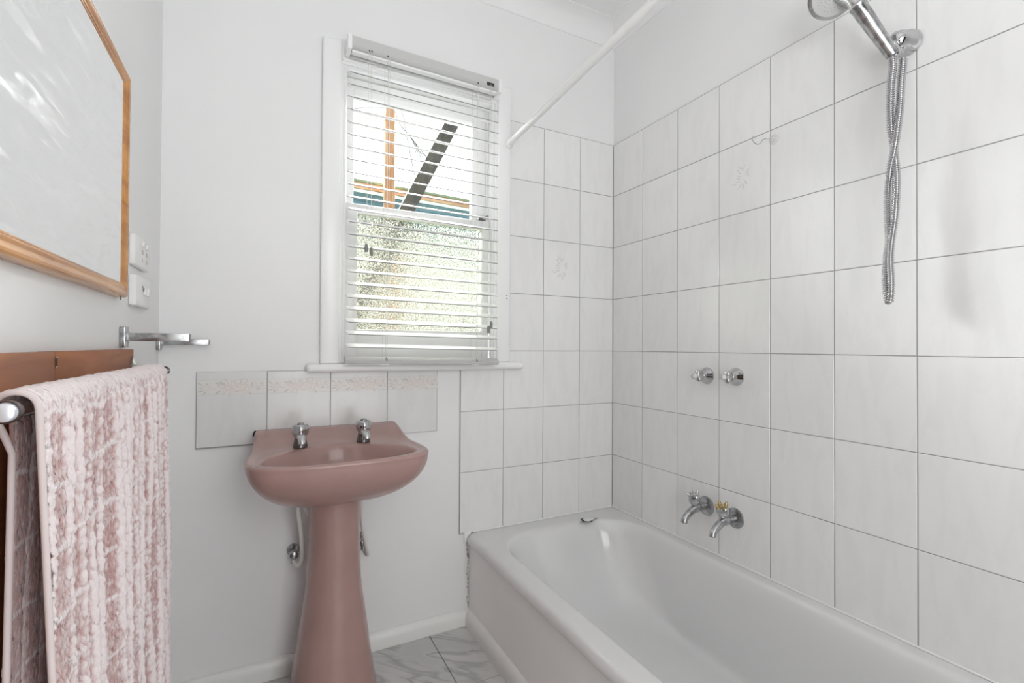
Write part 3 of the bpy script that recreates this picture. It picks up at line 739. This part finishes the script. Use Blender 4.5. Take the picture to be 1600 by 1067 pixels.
b = bmesh.new(); tube(b, [(BCX-.2365, .0, .848), (BCX+.2365, .0, .846)], .0022, 8); tube(b, spline([(BCX-.2365, -.001, .849), (BCX-.240, -.004, .842), (BCX-.241, -.006, .832)], 6), .0024, 8); obj('wall_seal', b, M_black, bas)

def basin_tap(x, y, z, lab):
    t = thing('basin_tap', lab, 'tap', (x, y, z), 'chrome taps on the pink basin')
    b = bmesh.new(); lathe(b, (x, y, z), (0, 0, 1), [(0, .0225), (.004, .0222), (.012, .0200), (.024, .0178), (.032, .0170), (.036, .0150)], 24); obj('base', b, M_blackchrome, t, 45)
    b = bmesh.new(); sp = spline([(x, y+.004, z+.028), (x, y-.018, z+.034), (x+.001, y-.040, z+.033), (x+.001, y-.054, z+.026), (x+.001, y-.058, z+.017)], 16)
    tube(b, sp, [.0150-.0045*i/15 for i in range(16)], 16); obj('spout', b, M_chrome, t, 45)
    b = bmesh.new(); lathe(b, (x, y, z+.030), (0, 0, 1), [(0, .0150), (.003, .0185, .4), (.012, .0215, .9), (.026, .0225, 1), (.036, .0215, 1), (.040, .0185, .9), (.042, .012, .3)], 48, 4, .14); obj('handle', b, M_chrome, t, 50)
    b = bmesh.new(); lathe(b, (x, y, z+.0715), (0, 0, 1), [(0, .0105), (.003, .0105), (.005, .008)], 20); obj('cap', b, M_chrome_worn, t, 45)
basin_tap(-1.3985, -.170, RZ+.0035, 'chrome basin tap with dark base, left of the pair')
basin_tap(-1.202, -.166, RZ+.0035, 'chrome basin tap with dark base, right of the pair')

# supply pipes and stop valves under the basin
for lab, ctrl, vc, rr_ in (('white flexible water pipe and valve left of the pedestal', [(-1.405, -.13, .668), (-1.400, -.125, .60), (-1.389, -.11, .52), (-1.383, -.095, .44), (-1.386, -.085, .412), (-1.397, -.075, .400), (-1.407, -.055, .408)], (-1.407, .0055, .425), .0075),
                         ('white flexible water pipe and valve right of the pedestal', [(-1.199, -.10, .664), (-1.197, -.10, .60), (-1.188, -.095, .50), (-1.172, -.085, .425), (-1.166, -.075, .395), (-1.168, -.055, .388), (-1.176, -.04, .405)], (-1.178, .0055, .427), .0075)):
    t = thing('supply_pipe', lab, 'pipe', vc)
    b = bmesh.new(); tube(b, spline(ctrl, 40), rr_, 12); obj('pipe', b, M_hosew, t, 50)
    b = bmesh.new(); lathe(b, vc, (0, -1, 0), [(0, .021), (.004, .0205), (.010, .014), (.014, .009), (.034, .009), (.036, .013), (.060, .013), (.063, .008)], 20); lathe(b, (vc[0], -.048, vc[2]-.026), (0, 0, 1), [(0, .0085), (.016, .0085), (.02, .007)], 12)
    obj('valve', b, M_chrome_worn, t, 45)
t = thing('waste_pipe', 'white waste pipe partly hidden behind the pedestal', 'pipe', (-1.372, -.03, .60))
b = bmesh.new(); tube(b, spline([(-1.345, -.10, .56), (-1.358, -.085, .575), (-1.364, -.05, .585), (-1.366, .005, .588)], 16), .016, 14); obj('pipe', b, M_hosew, t, 50)
b = bmesh.new(); lathe(b, (-1.366, -.022, .588), (0, 1, 0), [(0, .020), (.012, .020)], 12); obj('nut', b, M_chrome_worn, t, 45)

# ---------------------------------------------------------------- wall taps
def cross_handle(bm, o, ax, s=1.0, ph=0, lobes=4):
    lathe(bm, o, ax, [(0, .0125*s), (.003*s, .0155*s, .3), (.012*s, .0175*s, .7), (.022*s, .019*s, 1), (.029*s, .0195*s, 1), (.032*s, .0165*s, 1), (.0325*s, .009*s, .2)], 60, lobes, .30, True, ph)
def shower_tap(y, z, lab, ph):
    t = thing('shower_tap', lab, 'tap', (0, y, z), 'wall-mounted shower taps')
    b = bmesh.new(); lathe(b, (.0, y, z), (-1, 0, 0), [(0, .0320), (.003, .0325), (.006, .0310), (.016, .0245), (.028, .0185), (.034, .0160)], 36); obj('flange', b, M_chrome, t, 40)
    b = bmesh.new(); cross_handle(b, (-.031, y, z), (-1, 0, 0), 1.0, ph, 3); obj('handle', b, M_chrome, t, 50)
    b = bmesh.new(); lathe(b, (-.062, y, z), (-1, 0, 0), [(0, .0085), (.003, .0085), (.0045, .007)], 18); obj('cap', b, M_white, t, 45)
shower_tap(-.560, 1.034, 'round chrome shower tap, left one of the upper pair on the tiles', .6)
shower_tap(-.688, 1.037, 'round chrome shower tap, right one of the upper pair on the tiles', .2)
def bath_tap(y, z, lab, brass):
    t = thing('bath_tap', lab, 'tap', (0, y, z), 'wall-mounted bath taps')
    b = bmesh.new(); lathe(b, (0, y, z), (-1, 0, 0), [(0, .0355), (.003, .0362), (.006, .0348), (.009, .026), (.011, .0145)], 32); obj('flange', b, M_chrome_worn, t, 40)
    b = bmesh.new()
    sp = spline([(-.006, y, z), (-.032, y+.001, z), (-.058, y+.002, z-.002), (-.080, y+.003, z-.012), (-.102, y+.004, z-.028), (-.112, y+.004, z-.038), (-.1135, y+.004, z-.048)], 26)
    tube(b, sp, [.0135]*5+[.0145, .0165, .0175, .0170, .0155]+[.0138-.0002*i for i in range(12)]+[.0115, .0118, .0122, .0118], 16)
    lathe(b, (-.054, y+.002, z), (-.30, 0, 1), [(0, .012), (.014, .0128), (.018, .014)], 20)
    obj('spout', b, M_chrome_worn, t, 50)
    ax = Vector((-.30, 0, 1)).normalized(); o0 = Vector((-.054, y+.002, z))+ax*.018
    b = bmesh.new(); lathe(b, o0, ax, [(0, .0150), (.003, .0190, .2), (.012, .0225, .4), (.024, .0225, .7), (.034, .019, 1)], 48, 4, .12); obj('handle', b, M_chrome, t, 50)
    b = bmesh.new()
    u, v_ = frame(ax)
    for k in range(4):
        d = u*math.cos(PI/2*k+.5)+v_*math.sin(PI/2*k+.5)
        p = o0+ax*.034+d*.011
        tube(b, [p-ax*.004, p+ax*.006+d*.005, p+ax*.013+d*.009], [.0072, .0062, .0038], 8)
    lathe(b, o0+ax*.032, ax, [(0, .013), (.005, .012), (.007, .007)], 16)
    obj('crown', b, M_brass if brass else M_chrome, t, 50)
bath_tap(-.558, .539, 'worn chrome bath tap with chrome crown, the far one over the bath', False)
bath_tap(-.685, .532, 'worn chrome bath tap with yellowed brass crown, the near one over the bath', True)

# suction hook on tiles
t = thing('wall_hook', 'small wire hook on a clear disc on the upper tiles', 'hook', (0, -.826, 1.835))
b = bmesh.new(); lathe(b, (0, -.832, 1.836), (-1, 0, 0), [(0, .017), (.001, .017), (.003, .013), (.005, .006), (.008, .004)], 24); obj('disc', b, mat('clear_plastic', (.8, .8, .8), .1, 0, Alpha=.35), t, 40)
b = bmesh.new(); tube(b, spline([(-.007, -.822, 1.842), (-.016, -.814, 1.842), (-.024, -.808, 1.840), (-.030, -.802, 1.829), (-.036, -.794, 1.827), (-.042, -.785, 1.838), (-.043, -.782, 1.852), (-.040, -.786, 1.858)], 30), .0013, 8); obj('wire', b, M_chrome_worn, t, 60)

# ---------------------------------------------------------------- shower
def sd_(px, py, x):
    d = R_*((px-800)/754.26)+U_*((533.5-py)/754.26)+F_; return CP+d*((x-CP.x)/d.x)
sh = thing('hand_shower', 'chrome hand shower with metal hose on the tiled wall', 'shower', (0, -1.215, 1.94))
B0 = sd_(1420, 68, 0)
b = bmesh.new(); lathe(b, B0, (-1, .15, .0), [(0, .0325), (.004, .0330), (.012, .0315), (.030, .0265), (.044, .0235), (.054, .0190), (.060, .0110)], 30)
H0 = sd_(1396, 76, -.062)
lathe(b, H0-Vector((0, 0, .018))+Vector((.010, 0, 0)), Vector((-.25, .25, 1)), [(0, .013), (.006, .0155), (.03, .0165), (.036, .014)], 24)
lathe(b, B0+Vector((-.034, .002, -.008)), (-.1, 0, -1), [(0, .011), (.018, .011), (.020, .0085), (.030, .0080)], 20)
obj('wall_bracket', b, M_chrome, sh, 40)
# handle and head
E0 = sd_(1393, 84, -.070); E1 = sd_(1337, 4, -.150); ax = (E1-E0).normalized(); HL = (E1-E0).length
b = bmesh.new(); lathe(b, E0-ax*.006, ax, [(0, .0125), (.002, .0145), (.010, .0150), (.03, .0155), (HL*.6, .0178), (HL-.012, .0192), (HL-.010, .0205), (HL-.002, .0208)], 30); hd = obj('handle', b, M_chrome_worn, sh, 35)
HC = sd_(1302, -11, -.170)
fn = Vector((-.42, -.55, -.72)).normalized()
b = bmesh.new(); lathe(b, HC-fn*.026, fn, [(0, .012), (.004, .033), (.010, .048), (.020, .058), (.028, .0615), (.033, .0615), (.036, .058)], 44)
tube(b, [E1-ax*.004, E1+ax*.012, HC-fn*.014], [.0195, .019, .016], 20)
head = obj('head', b, M_chrome, sh, 45)
M_face = mat('spray_face', (.55, .55, .54), .35)
b = bmesh.new(); lathe(b, HC+fn*.009, fn, [(0, .0525), (.0015, .0525), (.0020, .051)], 44); fc = obj('spray_face', b, M_face, head, 40)
b = bmesh.new(); u, v_ = frame(fn)
for ring, cnt in ((.008, 6), (.016, 12), (.024, 18), (.032, 24), (.040, 30)):
    for k in range(cnt):
        a = 2*PI*k/cnt; lathe(b, HC+fn*.0108+(u*math.cos(a)+v_*math.sin(a))*ring, fn, [(0, .0014), (.0012, .0010)], 6)
o = obj('nozzles', b, mat('nozzle_grey', (.38, .38, .38), .5), head); o['kind'] = 'stuff'
b = bmesh.new(); lathe(b, E0-ax*.0075, ax, [(0, .010), (.003, .0125)], 20); obj('end_ring', b, M_black, hd)
# hose with ribs: twisted strands following the photograph's loop
ctrl = [(1394, 90, -.070), (1395, 104, -.072), (1392, 130, -.078), (1391, 165, -.078), (1392, 200, -.074), (1397, 235, -.066), (1400.5, 270, -.070), (1400.5, 300, -.078), (1398, 340, -.082), (1393, 375, -.078), (1390.5, 405, -.080), (1392, 440, -.084), (1391.5, 462, -.084), (1389, 471, -.080), (1386, 462, -.076), (1384, 440, -.074), (1385, 405, -.074), (1389, 375, -.074), (1387.5, 340, -.070), (1387.5, 300, -.066), (1391, 262, -.074), (1397, 235, -.080), (1402, 200, -.076), (1406, 165, -.066), (1408, 130, -.058), (1410, 108, -.050), (1411, 92, -.046)]
P3 = [sd_(*c) for c in ctrl]
path = spline(P3, 3200)
ln = sum((a-b_).length for a, b_ in zip(path, path[1:]))
b = bmesh.new(); s_ = 0; rad = []
for i, p in enumerate(path):
    if i: s_ += (p-path[i-1]).length
    rad.append(.0080+.0016*math.sin(2*PI*s_/.0058))
tube(b, path, rad, 10); obj('hose', b, M_chrome, sh, 70)

# ---------------------------------------------------------------- mirror on the left wall
MY1, MY0, MZ0, MZ1 = -.492, -1.36, 1.245, 1.742
mi = thing('framed_mirror', 'large mirror in a honey-gold wooden frame on the left wall', 'mirror', (XL, -.97, 1.24))
prof = [(0, .0), (0, .013), (.002, .018), (.005, .0205), (.009, .0215), (.013, .0205), (.0165, .0188), (.019, .0172), (.0215, .0182), (.024, .0188), (.0265, .0180), (.0275, .0165), (.029, .0169), (.031, .0163), (.032, .0145), (.032, .0)]
WY, WZ = 1.25, .92
cor = [(MY0, MZ0), (MY1, MZ0), (MY1, MZ1), (MY0, MZ1)]; cin = (( 1, 1), (-1, 1), (-1, -1), (1, -1))
for s in range(4):
    a, c = cor[s], cor[(s+1) % 4]; ia, ic = cin[s], cin[(s+1) % 4]; b = bmesh.new()
    va = [b.verts.new((XL+.0005+q[1], a[0]+ia[0]*q[0]*WY, a[1]+ia[1]*q[0]*WZ)) for q in prof]
    vc = [b.verts.new((XL+.0005+q[1], c[0]+ic[0]*q[0]*WY, c[1]+ic[1]*q[0]*WZ)) for q in prof]
    for k in range(len(prof)): k2 = (k+1) % len(prof); b.faces.new((va[k], va[k2], vc[k2], vc[k]))
    b.faces.new(va); b.faces.new(vc[::-1])
    obj('frame_side', b, M_gold, mi, 25)
bx('mirror_glass', M_mirror, XL+.002, XL+.0158, MY0+.034, MY1-.034, MZ0+.027, MZ1-.027, 0, mi)
b = bmesh.new(); tube(b, [(XL+.014, MY1-.035, MZ0-.008), (XL+.014, MY1-.035, MZ0+.002)], .0014, 6); obj('pin', b, M_blackchrome, mi)

# power point and switch
def plate(name, y0, y1, z0, z1, th, lab, cat):
    t = thing(name, lab, cat, (XL, (y0+y1)/2, (z0+z1)/2))
    bx('cover', M_white, XL, XL+th, y0, y1, z0, z1, .004, t, 3); return t
t = plate('power_point', -.39, -.228, 1.336, 1.412, .013, 'white double power point beside the mirror, above the light switch', 'socket')
for y in (-.31, -.262):
    b = bmesh.new(); box(b, XL+.0125, XL+.0134, y-.008, y-.005, 1.372, 1.384); box(b, XL+.0125, XL+.0134, y+.003, y+.006, 1.372, 1.384); box(b, XL+.0125, XL+.0134, y-.002, y+.001, 1.352, 1.362); obj('slots', b, M_tassel, t)
    bx('rocker', M_white, XL+.0125, XL+.017, y-.006, y+.006, 1.392, 1.404, .001, t)
t = plate('light_switch', -.39, -.226, 1.236, 1.312, .016, 'white light switch with rounded cover beside the mirror frame, below the power point', 'switch')
for y in (-.30, -.262): bx('rocker', M_tassel if y < -.28 and False else M_white, XL+.0155, XL+.021, y-.007, y+.007, 1.268, 1.288, .002, t)
b = bmesh.new(); tube(b, spline([(XL+.0165, -.325, 1.290), (XL+.0165, -.315, 1.276), (XL+.0165, -.306, 1.286), (XL+.0165, -.296, 1.272)], 12), .0012, 6); obj('toggle', b, M_tassel, t)

# shelf brackets
def shelf_bracket(y, lab, L, zc):
    t = thing('shelf_bracket', lab, 'bracket', (XL, y, zc), 'empty metal shelf brackets')
    bx('wall_plate', M_chrome_worn, XL, XL+.011, y-.017, y+.017, zc-.024, zc+.024, .0015, t)
    b = bmesh.new(); box(b, XL+.011, XL+L, y-.008, y+.008, zc-.009, zc+.010, .001)
    obj('arm', b, M_chrome_worn, t, 35)
    bx('arm_cap', M_blackchrome, XL+L, XL+L+.002, y-.0085, y+.0085, zc-.0085, zc+.0085, .0005, t)
shelf_bracket(-.450, 'worn chrome shelf bracket nearer the mirror on the left wall', .133, 1.157)
shelf_bracket(-.022, 'worn chrome shelf bracket in the room corner behind the first', .137, 1.148)

# ---------------------------------------------------------------- brown timber board front, rail, towel
cab = thing('timber_cupboard_front', 'brown stained timber front with a keyhole behind the towel', 'cupboard', (XL, -.9, .07))
KY = -.928
bx('door', M_board, XL+.001, XL+.024, KY+.0006, -.450, .08, 1.129, .002, cab)
bx('door', M_board, XL+.001, XL+.024, -1.42, KY-.0006, .08, 1.1288, .002, cab)
b = bmesh.new(); X = XL+.0245
lathe(b, (X, KY, 1.118), (1, 0, 0), [(0, .0046), (.0008, .0046)], 14); box(b, X, X+.0008, KY-.0032, KY+.0032, 1.106, 1.117); o = obj('keyhole_plate', b, M_brass, cab)
b = bmesh.new(); lathe(b, (X+.0006, KY, 1.1175), (1, 0, 0), [(0, .0030), (.0006, .0030)], 12); box(b, X+.0006, X+.0013, KY-.0017, KY+.0017, 1.108, 1.117); obj('keyhole', b, M_dark, cab)
RX, RZ_ = -1.738, 1.0712
rl = thing('towel_rail', 'round chrome towel rail with oval bracket, under the pink towel', 'rail', (RX, -.75, RZ_))
b = bmesh.new(); tube(b, [(RX, -.300, RZ_), (RX, -1.1900, RZ_)], .0095, 24); obj('bar', b, M_chrome, rl, 40)
b = bmesh.new(); lathe(b, (RX, -.296, RZ_), (0, -1, 0), [(0, .0118), (.009, .0118)], 24); obj('end_ring', b, M_blackchrome, rl, 40)
b = bmesh.new(); lathe(b, (RX, -1.192, RZ_), (0, 1, 0), [(0, .0118), (.009, .0118)], 24); obj('end_ring', b, M_blackchrome, rl, 40)
b = bmesh.new(); lathe(b, (RX, -1.200, RZ_), (0, 1, 0), [(0, .006), (.002, .0092), (.008, .0100)], 24); obj('end_cap', b, mat('pale_steel', (.80, .84, .90), .3, .4), rl, 40)
for y in (-.470,):
    b = bmesh.new(); lathe(b, (XL+.0245, y, RZ_+.018), (1, 0, 0), [(0, .016), (.004, .016), (.008, .010), (.010, .006)], 24)
    for v in b.verts: v.co.z = RZ_+.018+(v.co.z-RZ_-.018)*1.5
    tube(b, [(XL+.03, y, RZ_+.006), (RX, y, RZ_)], .006, 12); obj('bracket', b, M_chrome, rl, 40)

def towel():
    NU, NV = 620, 640
    Y0, Y1 = -1.168, -.42
    # path over the rail: list of (x, z, nx, nz, s)
    r = .0185; back_len, front_len = .78, .95
    arc = PI*r; tot = back_len+arc+front_len
    sv = np.linspace(0, tot, NV); PX = np.zeros(NV); PZ = np.zeros(NV); NX = np.zeros(NV); NZ = np.zeros(NV)
    for i, s in enumerate(sv):
        if s < back_len: PX[i] = RX-r+.0*(s); PZ[i] = RZ_-back_len+s; NX[i] = -1; NZ[i] = 0
        elif s < back_len+arc:
            a = (s-back_len)/r; PX[i] = RX-r*math.cos(a); PZ[i] = RZ_+r*math.sin(a); NX[i] = -math.cos(a); NZ[i] = math.sin(a)
        else:
            q = s-back_len-arc; PX[i] = RX+r+.020*(q/front_len); PZ[i] = RZ_-q; NX[i] = 1; NZ[i] = 0
    u = np.linspace(0, 1, NU)[:, None]; s = sv[None, :]; q = s-back_len-arc*.5      # q: distance from the crest
    front = np.clip((s-back_len)/.03, 0, 1)
    Y = Y0+(Y1-Y0)*u+0*s
    # near edge draws in a little lower down
    Y = Y+np.clip(q, 0, 2)*.085*(1-u)**2+np.clip(-q, 0, .05)/.05*(.050-.012*np.clip(-q/.6, 0, 1))*(1-u)**2
    rng = np.random.RandomState(3)
    # vertical channels with uneven spacing
    n = 18; cxs = np.cumsum(rng.uniform(.6, 1.45, n)); cxs = (cxs-cxs[0])/(cxs[-1]-cxs[0])*(Y1-Y0-.012)+Y0+.004
    h = np.zeros((NU, NV)); ridge = np.zeros((NU, NV)); Y_ = Y0+(Y1-Y0)*u
    fade = np.clip(np.abs(q)/.05, 0, 1)
    for k, c in enumerate(cxs):
        wob = .006*np.sin(q*rng.uniform(5, 12)+rng.uniform(0, 6))+.0018*np.sin(q*rng.uniform(15, 30)+rng.uniform(0, 6))+rng.uniform(-.01, .01)*q
        d = (Y_-c-wob*fade)/rng.uniform(.0034, .0070)
        g = np.exp(-d*d)*(.25+.75*fade)*(.75+.25*np.sin(q*rng.uniform(6, 14)+k)); ridge = np.maximum(ridge, g)
    seam = np.zeros((NU, NV))
    for k in range(-9, 13):
        off = .040+.0775*k
        wob = .005*np.sin(Y_*17+k*2.1)+.003*np.sin(Y_*51+k)
        seam = np.maximum(seam, np.exp(-((q-off-wob)/.0022)**2))
    cell = np.abs(np.sin(PI*(q-.040)/.0775))**.5
    # broad drape folds
    edge = np.clip((Y_-Y0)/.05, 0, 1)
    fold = (.0045*np.sin(Y_*21+.8)+.004*np.sin(Y_*43+2+q*1.3))*edge
    h = .0085*ridge*(.35+.65*edge)-.002*cell*(1-ridge)+.0020*seam+fold*np.clip(np.abs(q)/.25, 0, 1)
    h = h*np.clip((np.abs(q)-.02)/.03, .12, 1)
    def blur(a, n):
        for ax in (0, 1):
            for _ in range(n): a = (np.roll(a, 1, ax)+2*a+np.roll(a, -1, ax))/4
        return a/a.std()
    fz = blur(rng.normal(0, 1, (NU, NV)), 1); fz2 = blur(rng.normal(0, 1, (NU, NV)), 5)
    h += (fz*.0008+fz2*.0002)*(1-.6*seam)
    h = np.where(q < -.02, h*.35, h)
    hb = np.clip(h, -.006, None)
    X = PX[None, :]+NX[None, :]*hb; Z = PZ[None, :]+NZ[None, :]*hb+0*u
    X = X+0*u
    Yj = Y+rng.normal(0, 1, (NU, NV))*.0007
    co_ = np.stack([X, Yj, Z], -1).reshape(-1, 3)
    idx = np.arange(NU*NV).reshape(NU, NV)
    f = np.stack([idx[:-1, :-1], idx[1:, :-1], idx[1:, 1:], idx[:-1, 1:]], -1).reshape(-1, 4)
    me = bpy.data.meshes.new('towel'); me.vertices.add(len(co_)); me.vertices.foreach_set('co', co_.ravel())
    me.loops.add(len(f)*4); me.loops.foreach_set('vertex_index', f.ravel()); me.polygons.add(len(f))
    me.polygons.foreach_set('loop_start', np.arange(len(f))*4); me.polygons.foreach_set('loop_total', np.full(len(f), 4)); me.update(); me.validate()
    at = me.attributes.new('pile', 'FLOAT', 'POINT'); cr = 1-fade*.55+0*Y_
    pl = np.clip(np.maximum(np.maximum(ridge*.95, seam*.9), (1-fade)*.95+0*Y_)+fz*.20+fz2*.05+.05, 0, 1)  # grazing light put into the colour: ridges, seams and crest paler
    at.data.foreach_set('value', pl.ravel().astype(np.float32))
    for p in me.polygons: p.use_smooth = True
    return me, co_, pl.ravel(), np.broadcast_to(q, (NU, NV)).ravel()
M_towel = mat('pink_terry', (.75, .55, .53), .95, Sheen_Weight=.6, Sheen_Roughness=.4)
bsdf(M_towel).inputs['Sheen Tint'].default_value = (1, .95, .95, 1)
at = nd(M_towel, 'ShaderNodeAttribute', attribute_name='pile'); r = nd(M_towel, 'ShaderNodeValToRGB')
r.color_ramp.elements[0].color = (.52, .285, .265, 1); r.color_ramp.elements[1].color = (.95, .86, .86, 1); r.color_ramp.elements[1].position = .7
lk(M_towel, at.outputs['Fac'], r.inputs['Fac']); lk(M_towel, r.outputs['Color'], bsdf(M_towel).inputs['Base Color'])
n = nd(M_towel, 'ShaderNodeTexNoise', i_Scale=900.0, i_Detail=2.0); lk(M_towel, coords(M_towel), n.inputs['Vector']); bump(M_towel, n.outputs['Fac'], .8, .002)
tm, tco, tpl, tq = towel()
tw = link('towel', tm, M_towel)
tag(tw, 'pink ribbed terry towel draped over the chrome rail', 'towel')
sol = tw.modifiers.new('thick', 'SOLIDIFY'); sol.thickness = .0035; sol.offset = -1
# hem along the near edge
b = bmesh.new(); pts = []
for i in range(60):
    q = -.62+1.52*i/59
    if q < 0: p = (RX-.0185, -1.169+max(0, min(1, -q/.05))*(.050-.012*min(1, -q/.6)), RZ_+q)
    else: p = (RX+.0185+.020*q/.95, -1.169+.085*q, RZ_-q)
    pts.append(p)
arc_ = [(RX-.0185*math.cos(a), -1.169, RZ_+.0185*math.sin(a)) for a in [PI*k/10 for k in range(11)]]
lo = [p for p in pts[:24]]; hi = [p for p in pts if p[0] > RX]
tube(b, lo+arc_+hi, .0036, 8); obj('hem', b, mat('towel_hem', (.74, .66, .65), .9), tw, 60)

# loose loops of the terry pile standing off the front
rng = np.random.RandomState(9)
nrm = np.zeros(len(tco)*3); tm.vertices.foreach_get('normal', nrm); nrm = nrm.reshape(-1, 3)
if (nrm[tq > .2][:, 0]).mean() < 0: nrm = -nrm
sel = rng.choice(np.where(tq > -.04)[0], 110000, replace=False)
bp_ = tco[sel]+rng.normal(0, .0006, (len(sel), 3)); d = nrm[sel]+rng.normal(0, .45, (len(sel), 3)); d[:, 2] -= .25; d /= np.linalg.norm(d, axis=1)[:, None]
sd2 = np.cross(d, rng.normal(0, 1, (len(sel), 3))); sd2 /= np.linalg.norm(sd2, axis=1)[:, None]
ln_ = rng.uniform(.0018, .0038, (len(sel), 1)); wd = .00045
vv = np.stack([bp_-sd2*wd, bp_+sd2*wd, bp_+d*ln_], 1).reshape(-1, 3)
me = bpy.data.meshes.new('terry_pile'); me.vertices.add(len(vv)); me.vertices.foreach_set('co', vv.ravel())
me.loops.add(len(vv)); me.loops.foreach_set('vertex_index', np.arange(len(vv))); me.polygons.add(len(sel))
me.polygons.foreach_set('loop_start', np.arange(len(sel))*3); me.polygons.foreach_set('loop_total', np.full(len(sel), 3)); me.update()
at = me.attributes.new('pile', 'FLOAT', 'POINT'); at.data.foreach_set('value', np.repeat(np.clip(tpl[sel]+rng.normal(0, .12, len(sel)), 0, 1), 3).astype(np.float32))
o = link('terry_pile', me, M_towel, tw); o['kind'] = 'stuff'

# little things on walls
b = bmesh.new()
for z in (1.357, 1.346): lathe(b, (-.585, -.0163, z), (0, -1, 0), [(0, .0028), (.0012, .0022)], 10)
tag(obj('nail_heads', b, M_blackchrome), 'two dark nail heads on the right side of the window frame', 'nail')
